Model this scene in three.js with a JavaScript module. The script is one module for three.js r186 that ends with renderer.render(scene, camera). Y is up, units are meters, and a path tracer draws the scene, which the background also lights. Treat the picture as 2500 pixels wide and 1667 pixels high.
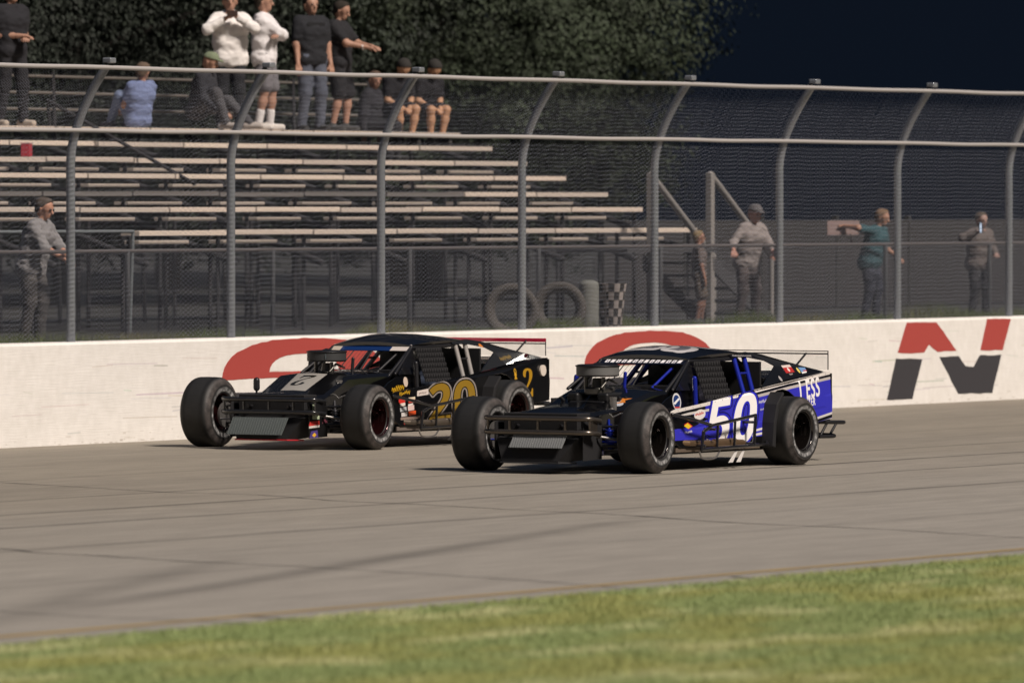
import * as THREE from 'three';
import { mergeGeometries, toCreasedNormals } from 'three/addons/utils/BufferGeometryUtils.js';
import { RoundedBoxGeometry } from 'three/addons/geometries/RoundedBoxGeometry.js';
import { ImprovedNoise } from 'three/addons/math/ImprovedNoise.js';

// ---------------------------------------------------------------- camera, sky, light, exposure
// World: the trackside wall runs along X (to the right and away), Z points from the wall to the infield, Y is up.
const scene = new THREE.Scene();
const renderer = new THREE.WebGLRenderer({ antialias: true });
renderer.toneMapping = THREE.LinearToneMapping;
renderer.toneMappingExposure = 1;
renderer.shadowMap.enabled = true;

const camera = new THREE.PerspectiveCamera(5.2316, 1024 / 682, 1, 900);
const YAW = 59 * Math.PI / 180, PITCH = 0.0180;
camera.position.set(-77, 2.6, 46.2);
camera.focus = 76.5; camera.userData.fStop = 2.8;
camera.lookAt(-77 + Math.sin(YAW) * 100, 2.6 - Math.tan(PITCH) * 100, 46.2 - Math.cos(YAW) * 100);

{ // a sky of late dusk: near black blue over the far side, a little lighter overhead and where the sun went down
  const W = 256, H = 128, d = new Float32Array(W * H * 4);
  for (let j = 0; j < H; j++) for (let i = 0; i < W; i++) {
    const el = ((j + .5) / H - .5) * Math.PI, az = ((i + .5) / W - .5) * 2 * Math.PI;
    const dx = Math.cos(az) * Math.cos(el), dz = Math.sin(az) * Math.cos(el);
    const west = Math.max(0, (-dx * .85 + dz * .5) * .5 + .5), up = Math.max(0, Math.sin(el));
    const k = .52 + 11 * up * up + 2.2 * west * west * west;
    const o = (j * W + i) * 4, w = west * west * west * west * .6;
    d[o] = .0040 * k * (1 + .9 * w); d[o + 1] = .0066 * k * (1 + .25 * w); d[o + 2] = .0125 * k; d[o + 3] = 1;
  }
  const t = new THREE.DataTexture(d, W, H, THREE.RGBAFormat, THREE.FloatType);
  t.mapping = THREE.EquirectangularReflectionMapping; t.magFilter = THREE.LinearFilter; t.needsUpdate = true;
  scene.background = t; scene.environment = t;
}
// the bank of floodlights over the infield
const sun = new THREE.DirectionalLight(0xffffff, 4.9);
sun.color.setRGB(1, .885, .785);
sun.position.set(-19, 61, 57); sun.target.position.set(-6, 0, 0);
sun.castShadow = true; sun.shadow.radius = 20; sun.shadow.mapSize.set(4096, 4096);
Object.assign(sun.shadow.camera, { left: -60, right: 60, top: 40, bottom: -40, near: 1, far: 200 });
scene.add(sun, sun.target);

// ---------------------------------------------------------------- helpers
const V = (x, y, z) => new THREE.Vector3(x, y, z);
let seed = 7;
const rnd = () => { seed = (seed + 0x6d2b79f5) | 0; let t = Math.imul(seed ^ (seed >>> 15), 1 | seed); t = (t + Math.imul(t ^ (t >>> 7), 61 | t)) ^ t; return ((t ^ (t >>> 14)) >>> 0) / 4294967296; };
const rr = (a, b) => a + (b - a) * rnd();
const perlin = new ImprovedNoise();
const noise = (x, y, z = 0) => perlin.noise(x, y, z);
const fbm = (x, y, z = 0) => noise(x, y, z) * .55 + noise(x * 2.1, y * 2.1, z + 5) * .3 + noise(x * 4.3, y * 4.3, z + 9) * .15;
const lerp = (a, b, t) => a + (b - a) * t;
const sstep = (a, b, x) => { const t = Math.min(1, Math.max(0, (x - a) / (b - a))); return t * t * (3 - 2 * t); };
const rgb = (r, g, b) => new THREE.Color().setRGB(r, g, b);
const std = (c, roughness = .8, metalness = 0, extra = {}) => new THREE.MeshStandardMaterial({ color: c, roughness, metalness, side: THREE.DoubleSide, ...extra });
const used = {};
function numbered(n) { used[n] = (used[n] ?? -1) + 1; return used[n] ? n + '_' + String(used[n]).padStart(3, '0') : n; }
function flat(gs) { // one geometry out of several, whatever their attributes
  const out = [].concat(gs).map((g) => {
    let q = g.index ? g.toNonIndexed() : g.clone();
    for (const k of Object.keys(q.attributes)) if (!['position', 'normal', 'uv'].includes(k)) q.deleteAttribute(k);
    if (!q.attributes.normal) q.computeVertexNormals();
    if (!q.attributes.uv) q.setAttribute('uv', new THREE.Float32BufferAttribute(new Float32Array(q.attributes.position.count * 2), 2));
    q.morphAttributes = {}; q.clearGroups();
    return q;
  });
  return out.length === 1 ? out[0] : mergeGeometries(out);
}
function part(name, g, mat, parent, label) {
  const m = new THREE.Mesh(Array.isArray(g) ? flat(g) : g, mat);
  m.name = name; m.castShadow = m.receiveShadow = true;
  if (label) m.userData.label = label;
  parent.add(m);
  return m;
}
function tag(o, label, category, group) { o.userData.label = label; o.userData.category = category; if (group) o.userData.group = group; return o; }
function thing(name, label, category, [x, y, z], turn = 0, group) {
  const o = new THREE.Group(); o.name = numbered(name); scene.add(o);
  o.position.set(x, y, z); o.rotation.y = turn;
  return tag(o, label, category, group);
}
function structure(name, g, mat) { const m = part(numbered(name), g, mat, scene); m.userData.kind = 'structure'; return m; }
const box = (w, h, d, x, y, z, r = 0) => { const g = r ? new RoundedBoxGeometry(w, h, d, 2, r) : new THREE.BoxGeometry(w, h, d); g.translate(x, y, z); return g; };
function rod(a, b, r, n = 10, r2 = r) { // a round bar from a to b
  const d = V(...b).sub(V(...a)), g = new THREE.CylinderGeometry(r2, r, d.length(), n);
  g.translate(0, d.length() / 2, 0);
  g.applyQuaternion(new THREE.Quaternion().setFromUnitVectors(V(0, 1, 0), d.normalize()));
  g.translate(...a); return g;
}
function rods(pts, r, n = 10) { // bent bar through the points, round at its bends
  const gs = [];
  for (let i = 0; i + 1 < pts.length; i++) gs.push(rod(pts[i], pts[i + 1], r, n));
  for (const p of pts) { const s = new THREE.SphereGeometry(r, n, 6); s.translate(...p); gs.push(s); }
  return flat(gs);
}
const bend = (pts, r, seg = 40, n = 10, closed = false) => new THREE.TubeGeometry(new THREE.CatmullRomCurve3(pts.map((p) => V(...p)), closed, 'centripetal'), seg, r, n, closed);
function plate(pts, depth, bevel = .003, fn) { // outline in x, y given a thickness along z, then bent by fn
  const s = new THREE.Shape(pts.map((p) => new THREE.Vector2(...p)));
  const g = new THREE.ExtrudeGeometry(s, { depth: depth - 2 * bevel, bevelEnabled: bevel > 0, bevelSize: bevel, bevelThickness: bevel, bevelSegments: 2, bevelOffset: -bevel, curveSegments: 10 });
  g.translate(0, 0, bevel - depth / 2);
  if (fn) { const p = g.attributes.position; for (let i = 0; i < p.count; i++) { const q = fn(p.getX(i), p.getY(i), p.getZ(i)); p.setXYZ(i, ...q); } g.computeVertexNormals(); }
  return g;
}
function mapUV(g, f) { const p = g.attributes.position, u = new Float32Array(p.count * 2); for (let i = 0; i < p.count; i++) { const [a, b] = f(p.getX(i), p.getY(i), p.getZ(i)); u[2 * i] = a; u[2 * i + 1] = b; } g.setAttribute('uv', new THREE.BufferAttribute(u, 2)); return g; }
function loft(sections, crease = .6) { // closed rings joined in order, with caps
  const pos = [], n = sections[0].length;
  const tri = (a, b, c) => pos.push(...a, ...b, ...c);
  for (let i = 0; i + 1 < sections.length; i++) for (let j = 0; j < n; j++) {
    const a = sections[i][j], b = sections[i][(j + 1) % n], c = sections[i + 1][(j + 1) % n], d = sections[i + 1][j];
    tri(a, b, c); tri(a, c, d);
  }
  for (const s of [sections[0], [...sections.at(-1)].reverse()]) { const m = [0, 1, 2].map((k) => s.reduce((t, p) => t + p[k], 0) / n); for (let j = 0; j < n; j++) tri(m, s[(j + 1) % n], s[j]); }
  const g = new THREE.BufferGeometry(); g.setAttribute('position', new THREE.Float32BufferAttribute(pos, 3));
  return toCreasedNormals(g, crease);
}
function canvas(w, h, draw) { const c = document.createElement('canvas'); c.width = w; c.height = h; const x = c.getContext('2d'); draw(x, w, h); return c; }
function tex(c, repeat) { const t = new THREE.CanvasTexture(c); t.colorSpace = THREE.SRGBColorSpace; t.magFilter = THREE.LinearFilter; t.anisotropy = 8; if (repeat) { t.wrapS = t.wrapT = THREE.RepeatWrapping; } return t; }
// a canvas that covers x0..x1, y0..y1 metres, with drawing helpers in metres
function printed(w, [x0, x1, y0, y1], draw) {
  const h = Math.round(w * (y1 - y0) / (x1 - x0));
  return tex(canvas(w, h, (c) => {
    const k = w / (x1 - x0), X = (x) => (x - x0) * k, Y = (y) => (y1 - y) * k;
    draw({
      c, k, X, Y,
      poly(pts, col) { c.fillStyle = col; c.beginPath(); pts.forEach((p, i) => (i ? c.lineTo(X(p[0]), Y(p[1])) : c.moveTo(X(p[0]), Y(p[1])))); c.closePath(); c.fill(); },
      oval(x, y, a, b, col, rot = 0) { c.fillStyle = col; c.beginPath(); c.ellipse(X(x), Y(y), a * k, b * k, rot, 0, 7); c.fill(); },
      text(s, x, y, size, col, { font = 'sans-serif', weight = 'bold', sx = 1, skew = 0, slope = 0, stroke, lw = 0, stroke2, lw2 = 0 } = {}) {
        c.save(); c.translate(X(x), Y(y)); c.transform(1, -slope, -skew, 1, 0, 0); c.scale(sx, 1); c.font = `${weight} ${Math.round(size * k * 1.37)}px ${font}`; c.lineJoin = 'round';
        if (stroke2) { c.strokeStyle = stroke2; c.lineWidth = lw2 * k; c.strokeText(s, 0, 0); }
        if (stroke) { c.strokeStyle = stroke; c.lineWidth = lw * k; c.strokeText(s, 0, 0); }
        c.fillStyle = col; c.fillText(s, 0, 0); c.restore();
      },
    });
  }));
}
// fine grain for bump and roughness
const grain = (n, f, amp, base) => { const d = new Uint8Array(n * n * 4); for (let j = 0; j < n; j++) for (let i = 0; i < n; i++) { const v = base + amp * (rnd() - .5) + f(i / n, j / n); const o = (j * n + i) * 4; d[o] = d[o + 1] = d[o + 2] = Math.max(0, Math.min(255, v)); d[o + 3] = 255; } const t = new THREE.DataTexture(d, n, n); t.wrapS = t.wrapT = THREE.RepeatWrapping; t.magFilter = THREE.LinearFilter; t.needsUpdate = true; return t; };
const roughGrain = grain(256, () => 0, 120, 128);

// ---------------------------------------------------------------- the setting
// asphalt track, z 0 .. 20.8
{
  const xs = [-220, -150, -100, -75], zs = [];
  for (let x = -60; x <= 34; x += .3) xs.push(x);
  xs.push(50, 90, 150, 220);
  for (let z = -.05; z < 20.85; z += .045) zs.push(z); zs.push(21.3);
  const nx = xs.length, nz = zs.length, pos = new Float32Array(nx * nz * 3), col = new Float32Array(nx * nz * 3), uv = new Float32Array(nx * nz * 2), idx = [];
  const seams = [[8.42, .05, .34], [10.05, .05, .42], [11.58, .05, .42], [13.85, .06, .32], [5.6, .05, .16], [6.9, .05, .12], [15.2, .05, .10], [16.9, .06, .10]];
  for (let j = 0; j < nz; j++) for (let i = 0; i < nx; i++) {
    const x = xs[i], z = zs[j], o = j * nx + i;
    pos.set([x, 0, z], o * 3); uv.set([x / 1.6, z / 1.6], o * 2);
    let r = .33, g = .308, b = .264;
    // lane-long streaks and worn patches of the surface
    let k = 1 + .10 * fbm(x * .06, z * 1.1, 1) + .10 * fbm(x * .35, z * 2.2, 2) + .16 * noise(x * 1.3, z * 6, 3) + .10 * noise(x * 4, z * 14, 8) + .06 * noise(x * .05, z * .35, 7);
    for (const [zc, w, a] of seams) { const c = zc + .10 * noise(x * .06, zc * 3) + .02 * noise(x * .7, zc); k *= 1 - a * 1.5 * Math.exp(-(((z - c) / w) ** 2)) * (.6 + .8 * Math.abs(noise(x * .22, zc * 7, 4)) + .3); }
    // rubber laid down by tyres
    const m1 = 19.21 - (x + 38.3) * .275, m2 = 18.95 - (x + 38) * .41;
    const rub = (c, w, a) => { k *= 1 - a * Math.exp(-(((z - c) / w) ** 2)); };
    if (x > -42 && x < -18) { rub(m1, .17, .40 * sstep(-41, -33, x) * (1 - sstep(-29, -20, x))); rub(m2, .20, .26 * sstep(-41, -36, x) * (1 - sstep(-33, -29, x))); }
    rub(12.6 + .15 * noise(x * .05, 3), .3, .05); rub(7.1, .45, .07); rub(9.2, .35, .05); rub(3.4, .4, .06); rub(1.6, .4, .05);
    // darker, sandier tint toward the wall, greyer paving near the infield
    const t = sstep(4, 18, z + 1.5 * noise(x * .2, z * .4)); r *= lerp(.90, .97, t); g *= lerp(.86, .97, t); b *= lerp(.81, 1, t);
    if (z > 20.35) { k *= 1.02 + .12 * noise(x * 3, z * 9); }
    col.set([r * k, g * k, b * k], o * 3);
  }
  for (let j = 0; j + 1 < nz; j++) for (let i = 0; i + 1 < nx; i++) { const a = j * nx + i; idx.push(a, a + nx, a + 1, a + 1, a + nx, a + nx + 1); }
  const g = new THREE.BufferGeometry();
  g.setAttribute('position', new THREE.BufferAttribute(pos, 3)); g.setAttribute('color', new THREE.BufferAttribute(col, 3)); g.setAttribute('uv', new THREE.BufferAttribute(uv, 2)); g.setIndex(idx); g.computeVertexNormals();
  const speck = tex(canvas(512, 512, (c, w, h) => { const im = c.createImageData(w, h); for (let i = 0; i < w * h; i++) { const v = 232 + (rnd() - .5) * 60 + (rnd() > .985 ? 22 : 0) - (rnd() > .985 ? 60 : 0); im.data.set([v, v, v, 255], i * 4); } c.putImageData(im, 0, 0); }), true);
  const track = structure('track', g, std(0xffffff, .88, 0, { vertexColors: true, map: speck, bumpMap: roughGrain, bumpScale: .004 }));
  // tar lines over the cracks that run across the lanes
  const crack = (pts, w, seedv) => {
    const P = [], I = [], c = new THREE.CatmullRomCurve3(pts.map(([x, z]) => V(x, 0, z))), n = Math.ceil(c.getLength() / .12);
    for (let i = 0; i <= n; i++) {
      const t = i / n, p = c.getPoint(t), q = c.getTangent(t), s = V(-q.z, 0, q.x), ww = w * (.35 + .9 * Math.abs(noise(p.z * .9, seedv, 1)) + .35 * rnd()), off = .03 * noise(p.z * 3, seedv * 3, 2);
      for (const e of [-1, 1]) P.push(p.x + s.x * (off + e * ww), .004, p.z + s.z * (off + e * ww));
      if (i < n) { const a = i * 2; I.push(a, a + 1, a + 2, a + 1, a + 3, a + 2); }
    }
    const g = new THREE.BufferGeometry(); g.setAttribute('position', new THREE.Float32BufferAttribute(P, 3)); g.setIndex(I); g.computeVertexNormals(); return g;
  };
  const tar = std(rgb(.075, .07, .066), .8);
  const lines = [
    [[-18.6, 4.5], [-19.17, 5.93], [-19.68, 7.09], [-20.28, 8.46], [-20.42, 9.52], [-21.26, 11.02], [-21.46, 11.82], [-22.02, 13.17], [-22.46, 14.46], [-23.34, 16.05], [-23.83, 17.73], [-24.65, 19.44], [-25, 20.8]],
    [[-28.6, 9], [-29.4, 11.2], [-30.33, 13.62], [-30.75, 14.31], [-30.93, 15.02], [-31.3, 15.94], [-31.42, 16.71], [-31.96, 18.32], [-32.4, 19.5], [-32.87, 20.46], [-33.2, 21.2]],
    [[-35.4, 14.4], [-36.6, 16.6], [-37.57, 18.67], [-37.76, 19.44], [-37.8, 20.0], [-37.92, 20.95]],
  ];
  lines.forEach((l, i) => part('tar_line', crack(l, .02, i + 1), tar, track));
  [[[-37.2, 20.25], [-37.35, 20.75], [-37.5, 21.1]], [[-31.2, 20.5], [-31.6, 20.95], [-32.2, 21.1]]].forEach((l, i) => part('tar_line', crack(l, .035, i + 7), tar, track));
  // the worn ochre edge line
  const P = [], C = [], I = []; let n = 0;
  for (let x = -75; x <= 60; x += .15, n++) {
    const z = 20.3 + .06 * noise(x * .1, 2), w = .06 + .014 * noise(x * 1.7, 5), k = .55 + .5 * noise(x * .6, 8) + .25 * noise(x * 3.1, 9), q = Math.max(0, Math.min(1, k + .1));
    for (const e of [-1, 1]) { P.push(x, .004, z + e * w); C.push(lerp(.20, .36, q), lerp(.17, .25, q), lerp(.13, .085, q)); }
    if (n) { const a = (n - 1) * 2; I.push(a, a + 1, a + 2, a + 1, a + 3, a + 2); }
  }
  const e = new THREE.BufferGeometry(); e.setAttribute('position', new THREE.Float32BufferAttribute(P, 3)); e.setAttribute('color', new THREE.Float32BufferAttribute(C, 3)); e.setIndex(I); e.computeVertexNormals();
  part('edge_line', e, std(0xffffff, .8, 0, { vertexColors: true }), track);
}
// the infield lawn
const lawnTone = (x, z) => { // 0 lush .. 1 straw
  const d = fbm(x * .42, z * 1.15, 11) * 1.35 + .5 * noise(x * 1.2, z * 3.2, 12) + .10;
  return .85 * sstep(.12, .78, d);
};
const edgeZ = (x) => 20.98 + .16 * noise(x * .45, 3) + .10 * noise(x * 2.3, 4) + .06 * noise(x * 7, 6);
{
  const xs = [], zs = [20.7, 20.8, 20.9]; for (let x = -50; x <= -20; x += .12) xs.push(x);
  xs.unshift(-220, -120, -70); xs.push(-10, 20, 80, 220);
  for (let z = 21; z < 29; z += .06) zs.push(z); zs.push(35, 50, 90, 220);
  const g = new THREE.BufferGeometry(), P = [], C = [], I = [];
  for (const z of zs) for (const x of xs) {
    const t = lawnTone(x, z), k = 1 + .15 * noise(x * 5, z * 9, 3);
    P.push(x, z < edgeZ(x) - .05 ? -.03 : .012, z);
    C.push(lerp(.14, .26, t) * k, lerp(.18, .25, t) * k, lerp(.05, .11, t) * k);
  }
  const nx = xs.length; for (let j = 0; j + 1 < zs.length; j++) for (let i = 0; i + 1 < nx; i++) { const a = j * nx + i; I.push(a, a + nx, a + 1, a + 1, a + nx, a + nx + 1); }
  g.setAttribute('position', new THREE.Float32BufferAttribute(P, 3)); g.setAttribute('color', new THREE.Float32BufferAttribute(C, 3)); g.setIndex(I); g.computeVertexNormals();
  structure('lawn', g, std(0xffffff, .95, 0, { vertexColors: true }));
}
const bladeMat = std(0xffffff, .75, 0, { vertexColors: true });
function meadow(name, label, count, place, tone, height) { // one mesh of many leaning blades
  const P = new Float32Array(count * 9), C = new Float32Array(count * 9);
  for (let i = 0; i < count; i++) {
    const [x, y, z] = place(), h = height(x, z), a = rr(0, 6.28), b = rr(0, 6.28), l = h * rr(.1, .75), w = rr(.0025, .0045), c = tone(x, z);
    P.set([x - Math.cos(b) * w, y, z - Math.sin(b) * w, x + Math.cos(b) * w, y, z + Math.sin(b) * w, x + Math.cos(a) * l, y + h, z + Math.sin(a) * l], i * 9);
    for (let k = 0; k < 3; k++) C.set(c, i * 9 + k * 3);
  }
  const g = new THREE.BufferGeometry(); g.setAttribute('position', new THREE.BufferAttribute(P, 3)); g.setAttribute('color', new THREE.BufferAttribute(C, 3)); g.computeVertexNormals();
  const m = new THREE.Mesh(g, bladeMat); m.name = numbered(name); m.userData = { label, category: 'grass', kind: 'stuff' }; m.castShadow = m.receiveShadow = true; scene.add(m);
}
meadow('lawn_grass', 'short infield grass with dry straw patches in the foreground', 400000, () => {
  const z = 20.9 + 6.6 * Math.pow(rnd(), .9), xc = -77 + (46.2 - z) * 1.664, x = xc + rr(-7.6, 7.6);
  return z < edgeZ(x) ? [x, .005, edgeZ(x) + .12 * (rnd() - .55)] : [x, .01, z];
}, (x, z) => { const t = Math.min(1, Math.max(0, lawnTone(x, z) + rr(-.14, .14))), k = rr(.85, 1.15), o = sstep(-.25, .35, noise(x * .5, z * 1.1, 31) + .5 * noise(x * 1.7, z * 3, 32)); return [lerp(lerp(.25, .31, o), .55, t) * k, lerp(lerp(.315, .325, o), .55, t) * k, lerp(lerp(.12, .105, o), .30, t) * k]; },
(x, z) => rr(.018, .045) + .015 * Math.max(0, noise(x * 1.1, z * 2, 6)));

// ground behind the wall, level with its top, rising toward the trees
{
  const g = new THREE.PlaneGeometry(440, 400, 220, 200); g.rotateX(-Math.PI / 2); g.translate(0, 0, -200.3);
  const p = g.attributes.position, C = [];
  for (let i = 0; i < p.count; i++) {
    const x = p.getX(i), z = p.getZ(i), n = fbm(x * .3, z * .3, 2);
    p.setY(i, 1.03 + (z < -24 ? .5 * sstep(-24, -60, z) + .3 * n * sstep(-24, -60, z) : 0));
    C.push(.020 + .012 * n, .021 + .012 * n, .021 + .01 * n);
  }
  g.setAttribute('color', new THREE.Float32BufferAttribute(C, 3)); g.computeVertexNormals();
  structure('spectator_ground', g, std(0xffffff, .95, 0, { vertexColors: true, bumpMap: roughGrain, bumpScale: .01 }));
}
meadow('bank_grass', 'rough grass growing along the back of the white wall', 26000, () => { const x = rr(-14, 19); return [x, 1.03, rr(-1.7, -.45)]; },
  (x, z) => { const t = sstep(-.1, .4, noise(x * .4, 2)); const k = rr(.7, 1.2); return [lerp(.10, .2, t) * k, lerp(.14, .18, t) * k, lerp(.03, .08, t) * k]; },
  (x, z) => Math.max(.04, .11 + .30 * noise(x * .55, z * .8, 4)));

// the white concrete wall with its painted letters
{
  const w = thing('track_wall', 'long white painted concrete wall with red and black letters beside the track', 'wall', [0, 0, 0]);
  const map = tex(canvas(2048, 128, (c, W, H) => {
    c.fillStyle = '#ece9e4'; c.fillRect(0, 0, W, H);
    const im = c.getImageData(0, 0, W, H);
    for (let j = 0; j < H; j++) for (let i = 0; i < W; i++) { const x = i / 64, y = j / 110, a = i / W * 6.2832, v = 9 * fbm(Math.cos(a) * 9, Math.sin(a) * 9 + y * 2.5, 3) + 6 * noise(Math.cos(a) * 60, Math.sin(a) * 60, y * 9) + (rnd() - .5) * 5, o = (j * W + i) * 4; im.data[o] += v; im.data[o + 1] += v * 1.02; im.data[o + 2] += v * 1.1; }
    c.putImageData(im, 0, 0);
    for (let i = 0; i < 150; i++) { // tyre scuffs and scrapes
      const x = rnd() * W, y = H * (.2 + .75 * rnd()), l = rr(6, 70); c.strokeStyle = `rgba(${rr(90, 170) | 0},${rr(90, 165) | 0},${rr(85, 160) | 0},${rr(.12, .4)})`; c.lineWidth = rr(.5, 1.6);
      c.beginPath(); c.moveTo(x, y); c.lineTo(x + l, y + rr(-2, 3)); c.stroke();
    }
    for (let i = 0; i < 320; i++) { // grit splashed up along the foot
      c.fillStyle = `rgba(120,108,92,${rr(.1, .4)})`; c.fillRect(rnd() * W, H - rnd() * rnd() * 16, rr(1, 7), rr(.6, 2));
    }
  }), true);
  const prof = [[-.42, -.1], [-.42, 1.09], [-.39, 1.12], [-.03, 1.12], [0, 1.09], [.015, -.1]], secs = [];
  for (const x of [-150, -60, -30, 30, 60, 150]) secs.push(prof.map(([z, y]) => [x, y, z]));
  const g = mapUV(loft(secs, .3), (x, y, z) => [x / 32 + .42, y / 1.2]);
  part('concrete', g, std(rgb(.84, .84, .84), .75, 0, { map, bumpMap: roughGrain, bumpScale: .003 }), w);
  const red = std(rgb(.36, .052, .043), .7, 0, { bumpMap: roughGrain, bumpScale: .002 }), ink = std(rgb(.035, .034, .04), .7);
  const rough = (pts, amp = .012) => { const o = []; pts.forEach((p, i) => { const q = pts[(i + 1) % pts.length], n = Math.max(1, Math.round(Math.hypot(q[0] - p[0], q[1] - p[1]) / .12)); for (let k = 0; k < n; k++) o.push([lerp(p[0], q[0], k / n) + amp * 1.4 * noise(o.length * .7, p[0]), lerp(p[1], q[1], k / n) + amp * noise(o.length * .6, p[1] + 4)]); }); return o; };
  const paint = (pts, mat, hole) => {
    const s = new THREE.Shape(rough(pts).map((p) => new THREE.Vector2(...p)));
    if (hole) s.holes.push(new THREE.Path(rough(hole, .006).map((p) => new THREE.Vector2(...p))));
    const g = new THREE.ExtrudeGeometry(s, { depth: .003, bevelEnabled: false });
    const p = g.attributes.position; for (let i = 0; i < p.count; i++) p.setZ(i, p.getZ(i) + .015 * (1.09 - p.getY(i)) / 1.19 + .0005);
    part('painted_letter', g, mat, w, mat === red ? 'red painted upper half of a letter' : 'black painted lower half of a letter');
  };
  const arc = (cx, cy, rx, ry, a0, a1, n = 22, e = .75) => Array.from({ length: n + 1 }, (_, i) => { const a = lerp(a0, a1, i / n), c = Math.cos(a), s = Math.sin(a); return [cx + rx * Math.sign(c) * Math.abs(c) ** e, cy + ry * Math.sign(s) * Math.abs(s) ** .9]; });
  for (const [cx, rx, top] of [[-4.75, 1.73, 1.095], [3.2, 1.6, 1.065]]) {
    paint([...arc(cx, .65, rx, top - .65, 0, Math.PI)], red, [...arc(cx, .72, .74, .2, 0, Math.PI, 14, .8)].reverse());
    paint([...arc(cx, .50, rx, .42, Math.PI, 2 * Math.PI)], ink);
  }
  paint([[9.99, 1.08], [10.83, 1.07], [11.39, .69], [10.85, .68], [10.6, .78], [10.47, .67], [9.72, .68]], red);
  paint([[12.29, 1.1], [12.98, 1.09], [12.74, .67], [12.08, .68]], red);
  paint([[9.68, .61], [10.41, .59], [10.12, .07], [9.42, .07]], ink);
  paint([[10.9, .61], [11.45, .61], [11.65, .48], [11.88, .46], [12.06, .61], [12.69, .61], [12.41, .1], [11.43, .11]], ink);
}

// ---------------------------------------------------------------- fences
const galv = std(rgb(.32, .34, .37), .42, .5, { roughnessMap: roughGrain });
const railMat = std(rgb(.42, .40, .39), .55, .2);
function chainLink(parent, x0, x1, prof, r, mat) { // prof: [z, y] points; one zigzag wire repeated along x
  const len = [0]; for (let i = 1; i < prof.length; i++) len.push(len[i - 1] + Math.hypot(prof[i][0] - prof[i - 1][0], prof[i][1] - prof[i - 1][1]));
  const at = (s) => { let i = 1; while (i < prof.length - 1 && len[i] < s) i++; const t = (s - len[i - 1]) / (len[i] - len[i - 1]); return [lerp(prof[i - 1][0], prof[i][0], t), lerp(prof[i - 1][1], prof[i][1], t)]; };
  const P = [], I = [], step = .0254, n = Math.floor(len.at(-1) / step);
  for (let i = 0; i <= n; i++) {
    const [z, y] = at(i * step), x = (i % 2 ? 1 : -1) * step * 1.03;
    for (const [a, b] of [[1, 0], [-.5, .87], [-.5, -.87]]) P.push(x + a * r, y, z + b * r + (i % 2 ? r : -r));
    if (i < n) for (let k = 0; k < 3; k++) { const a = i * 3 + k, b = i * 3 + (k + 1) % 3; I.push(a, b, a + 3, b, b + 3, a + 3); }
  }
  const g = new THREE.BufferGeometry(); g.setAttribute('position', new THREE.Float32BufferAttribute(P, 3)); g.setIndex(I); g.computeVertexNormals();
  const count = Math.floor((x1 - x0) / (2 * step)), im = new THREE.InstancedMesh(g, mat, count), m = new THREE.Matrix4();
  for (let i = 0; i < count; i++) im.setMatrixAt(i, m.makeTranslation(x0 + i * 2 * step, rr(-.011, .011), 0));
  im.name = 'chain_link'; im.userData.kind = 'stuff'; im.castShadow = im.receiveShadow = true; parent.add(im);
}
{
  const f = thing('catch_fence', 'tall chain link catch fence with curved steel posts on top of the white wall', 'fence', [0, 0, 0]);
  const zf = (y) => -.14 + (y > 3.1 ? .46 * Math.pow((y - 3.1) / 1.02, 1.7) : 0);
  const prof = []; for (let y = 1.10; y <= 4.16; y += .1) prof.push([zf(y) + .055, y]);
  for (let i = -1; i < 9; i++) {
    const x = -9.28 + 3.212 * i, pts = []; for (let y = 1.0; y <= 4.15; y += .15) pts.push([x, y, zf(y)]);
    const p = part('fence_post', bend(pts, .050, 36, 12), galv, f);
    part('post_cap', [new RoundedBoxGeometry(.115, .06, .115, 2, .015).translate(x, 4.2, zf(4.15) + .03)], galv, p);
  }
  const rail = (y, z, r) => { const pts = []; for (let x = -13; x <= 18; x += 1.07) pts.push([x, y + .006 * noise(x * .5, y) + .004 * Math.cos((x + 9.28) / 3.212 * 6.283), z]); return bend(pts, r, 120, 8); };
  part('top_rail', rail(4.12, zf(4.12) + .07, .025), railMat, f);
  part('middle_rail', rail(3.44, zf(3.44) + .07, .024), railMat, f);
  chainLink(f, -13.2, 17.5, prof, .0028, std(rgb(.31, .335, .40), .6, .15));
}
{
  const f = thing('spectator_fence', 'low chain link fence with a top rail behind the white wall', 'fence', [0, 0, 0]);
  for (let i = -1; i < 8; i++) { const x = -5.4 + 3.09 * i; part('fence_post', rod([x, 1.0, -2], [x, 2.1, -2], .03, 10), std(rgb(.12, .125, .135), .5, .3), f); }
  part('top_rail', rods([[-12, 2.09, -2], [22, 2.09, -2]], .024, 10), std(rgb(.11, .10, .10), .5, .25), f);
  chainLink(f, -10, 20, [[-1.965, 1.04], [-1.965, 2.09]], .0024, std(rgb(.15, .16, .19), .55, .2));
}

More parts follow.
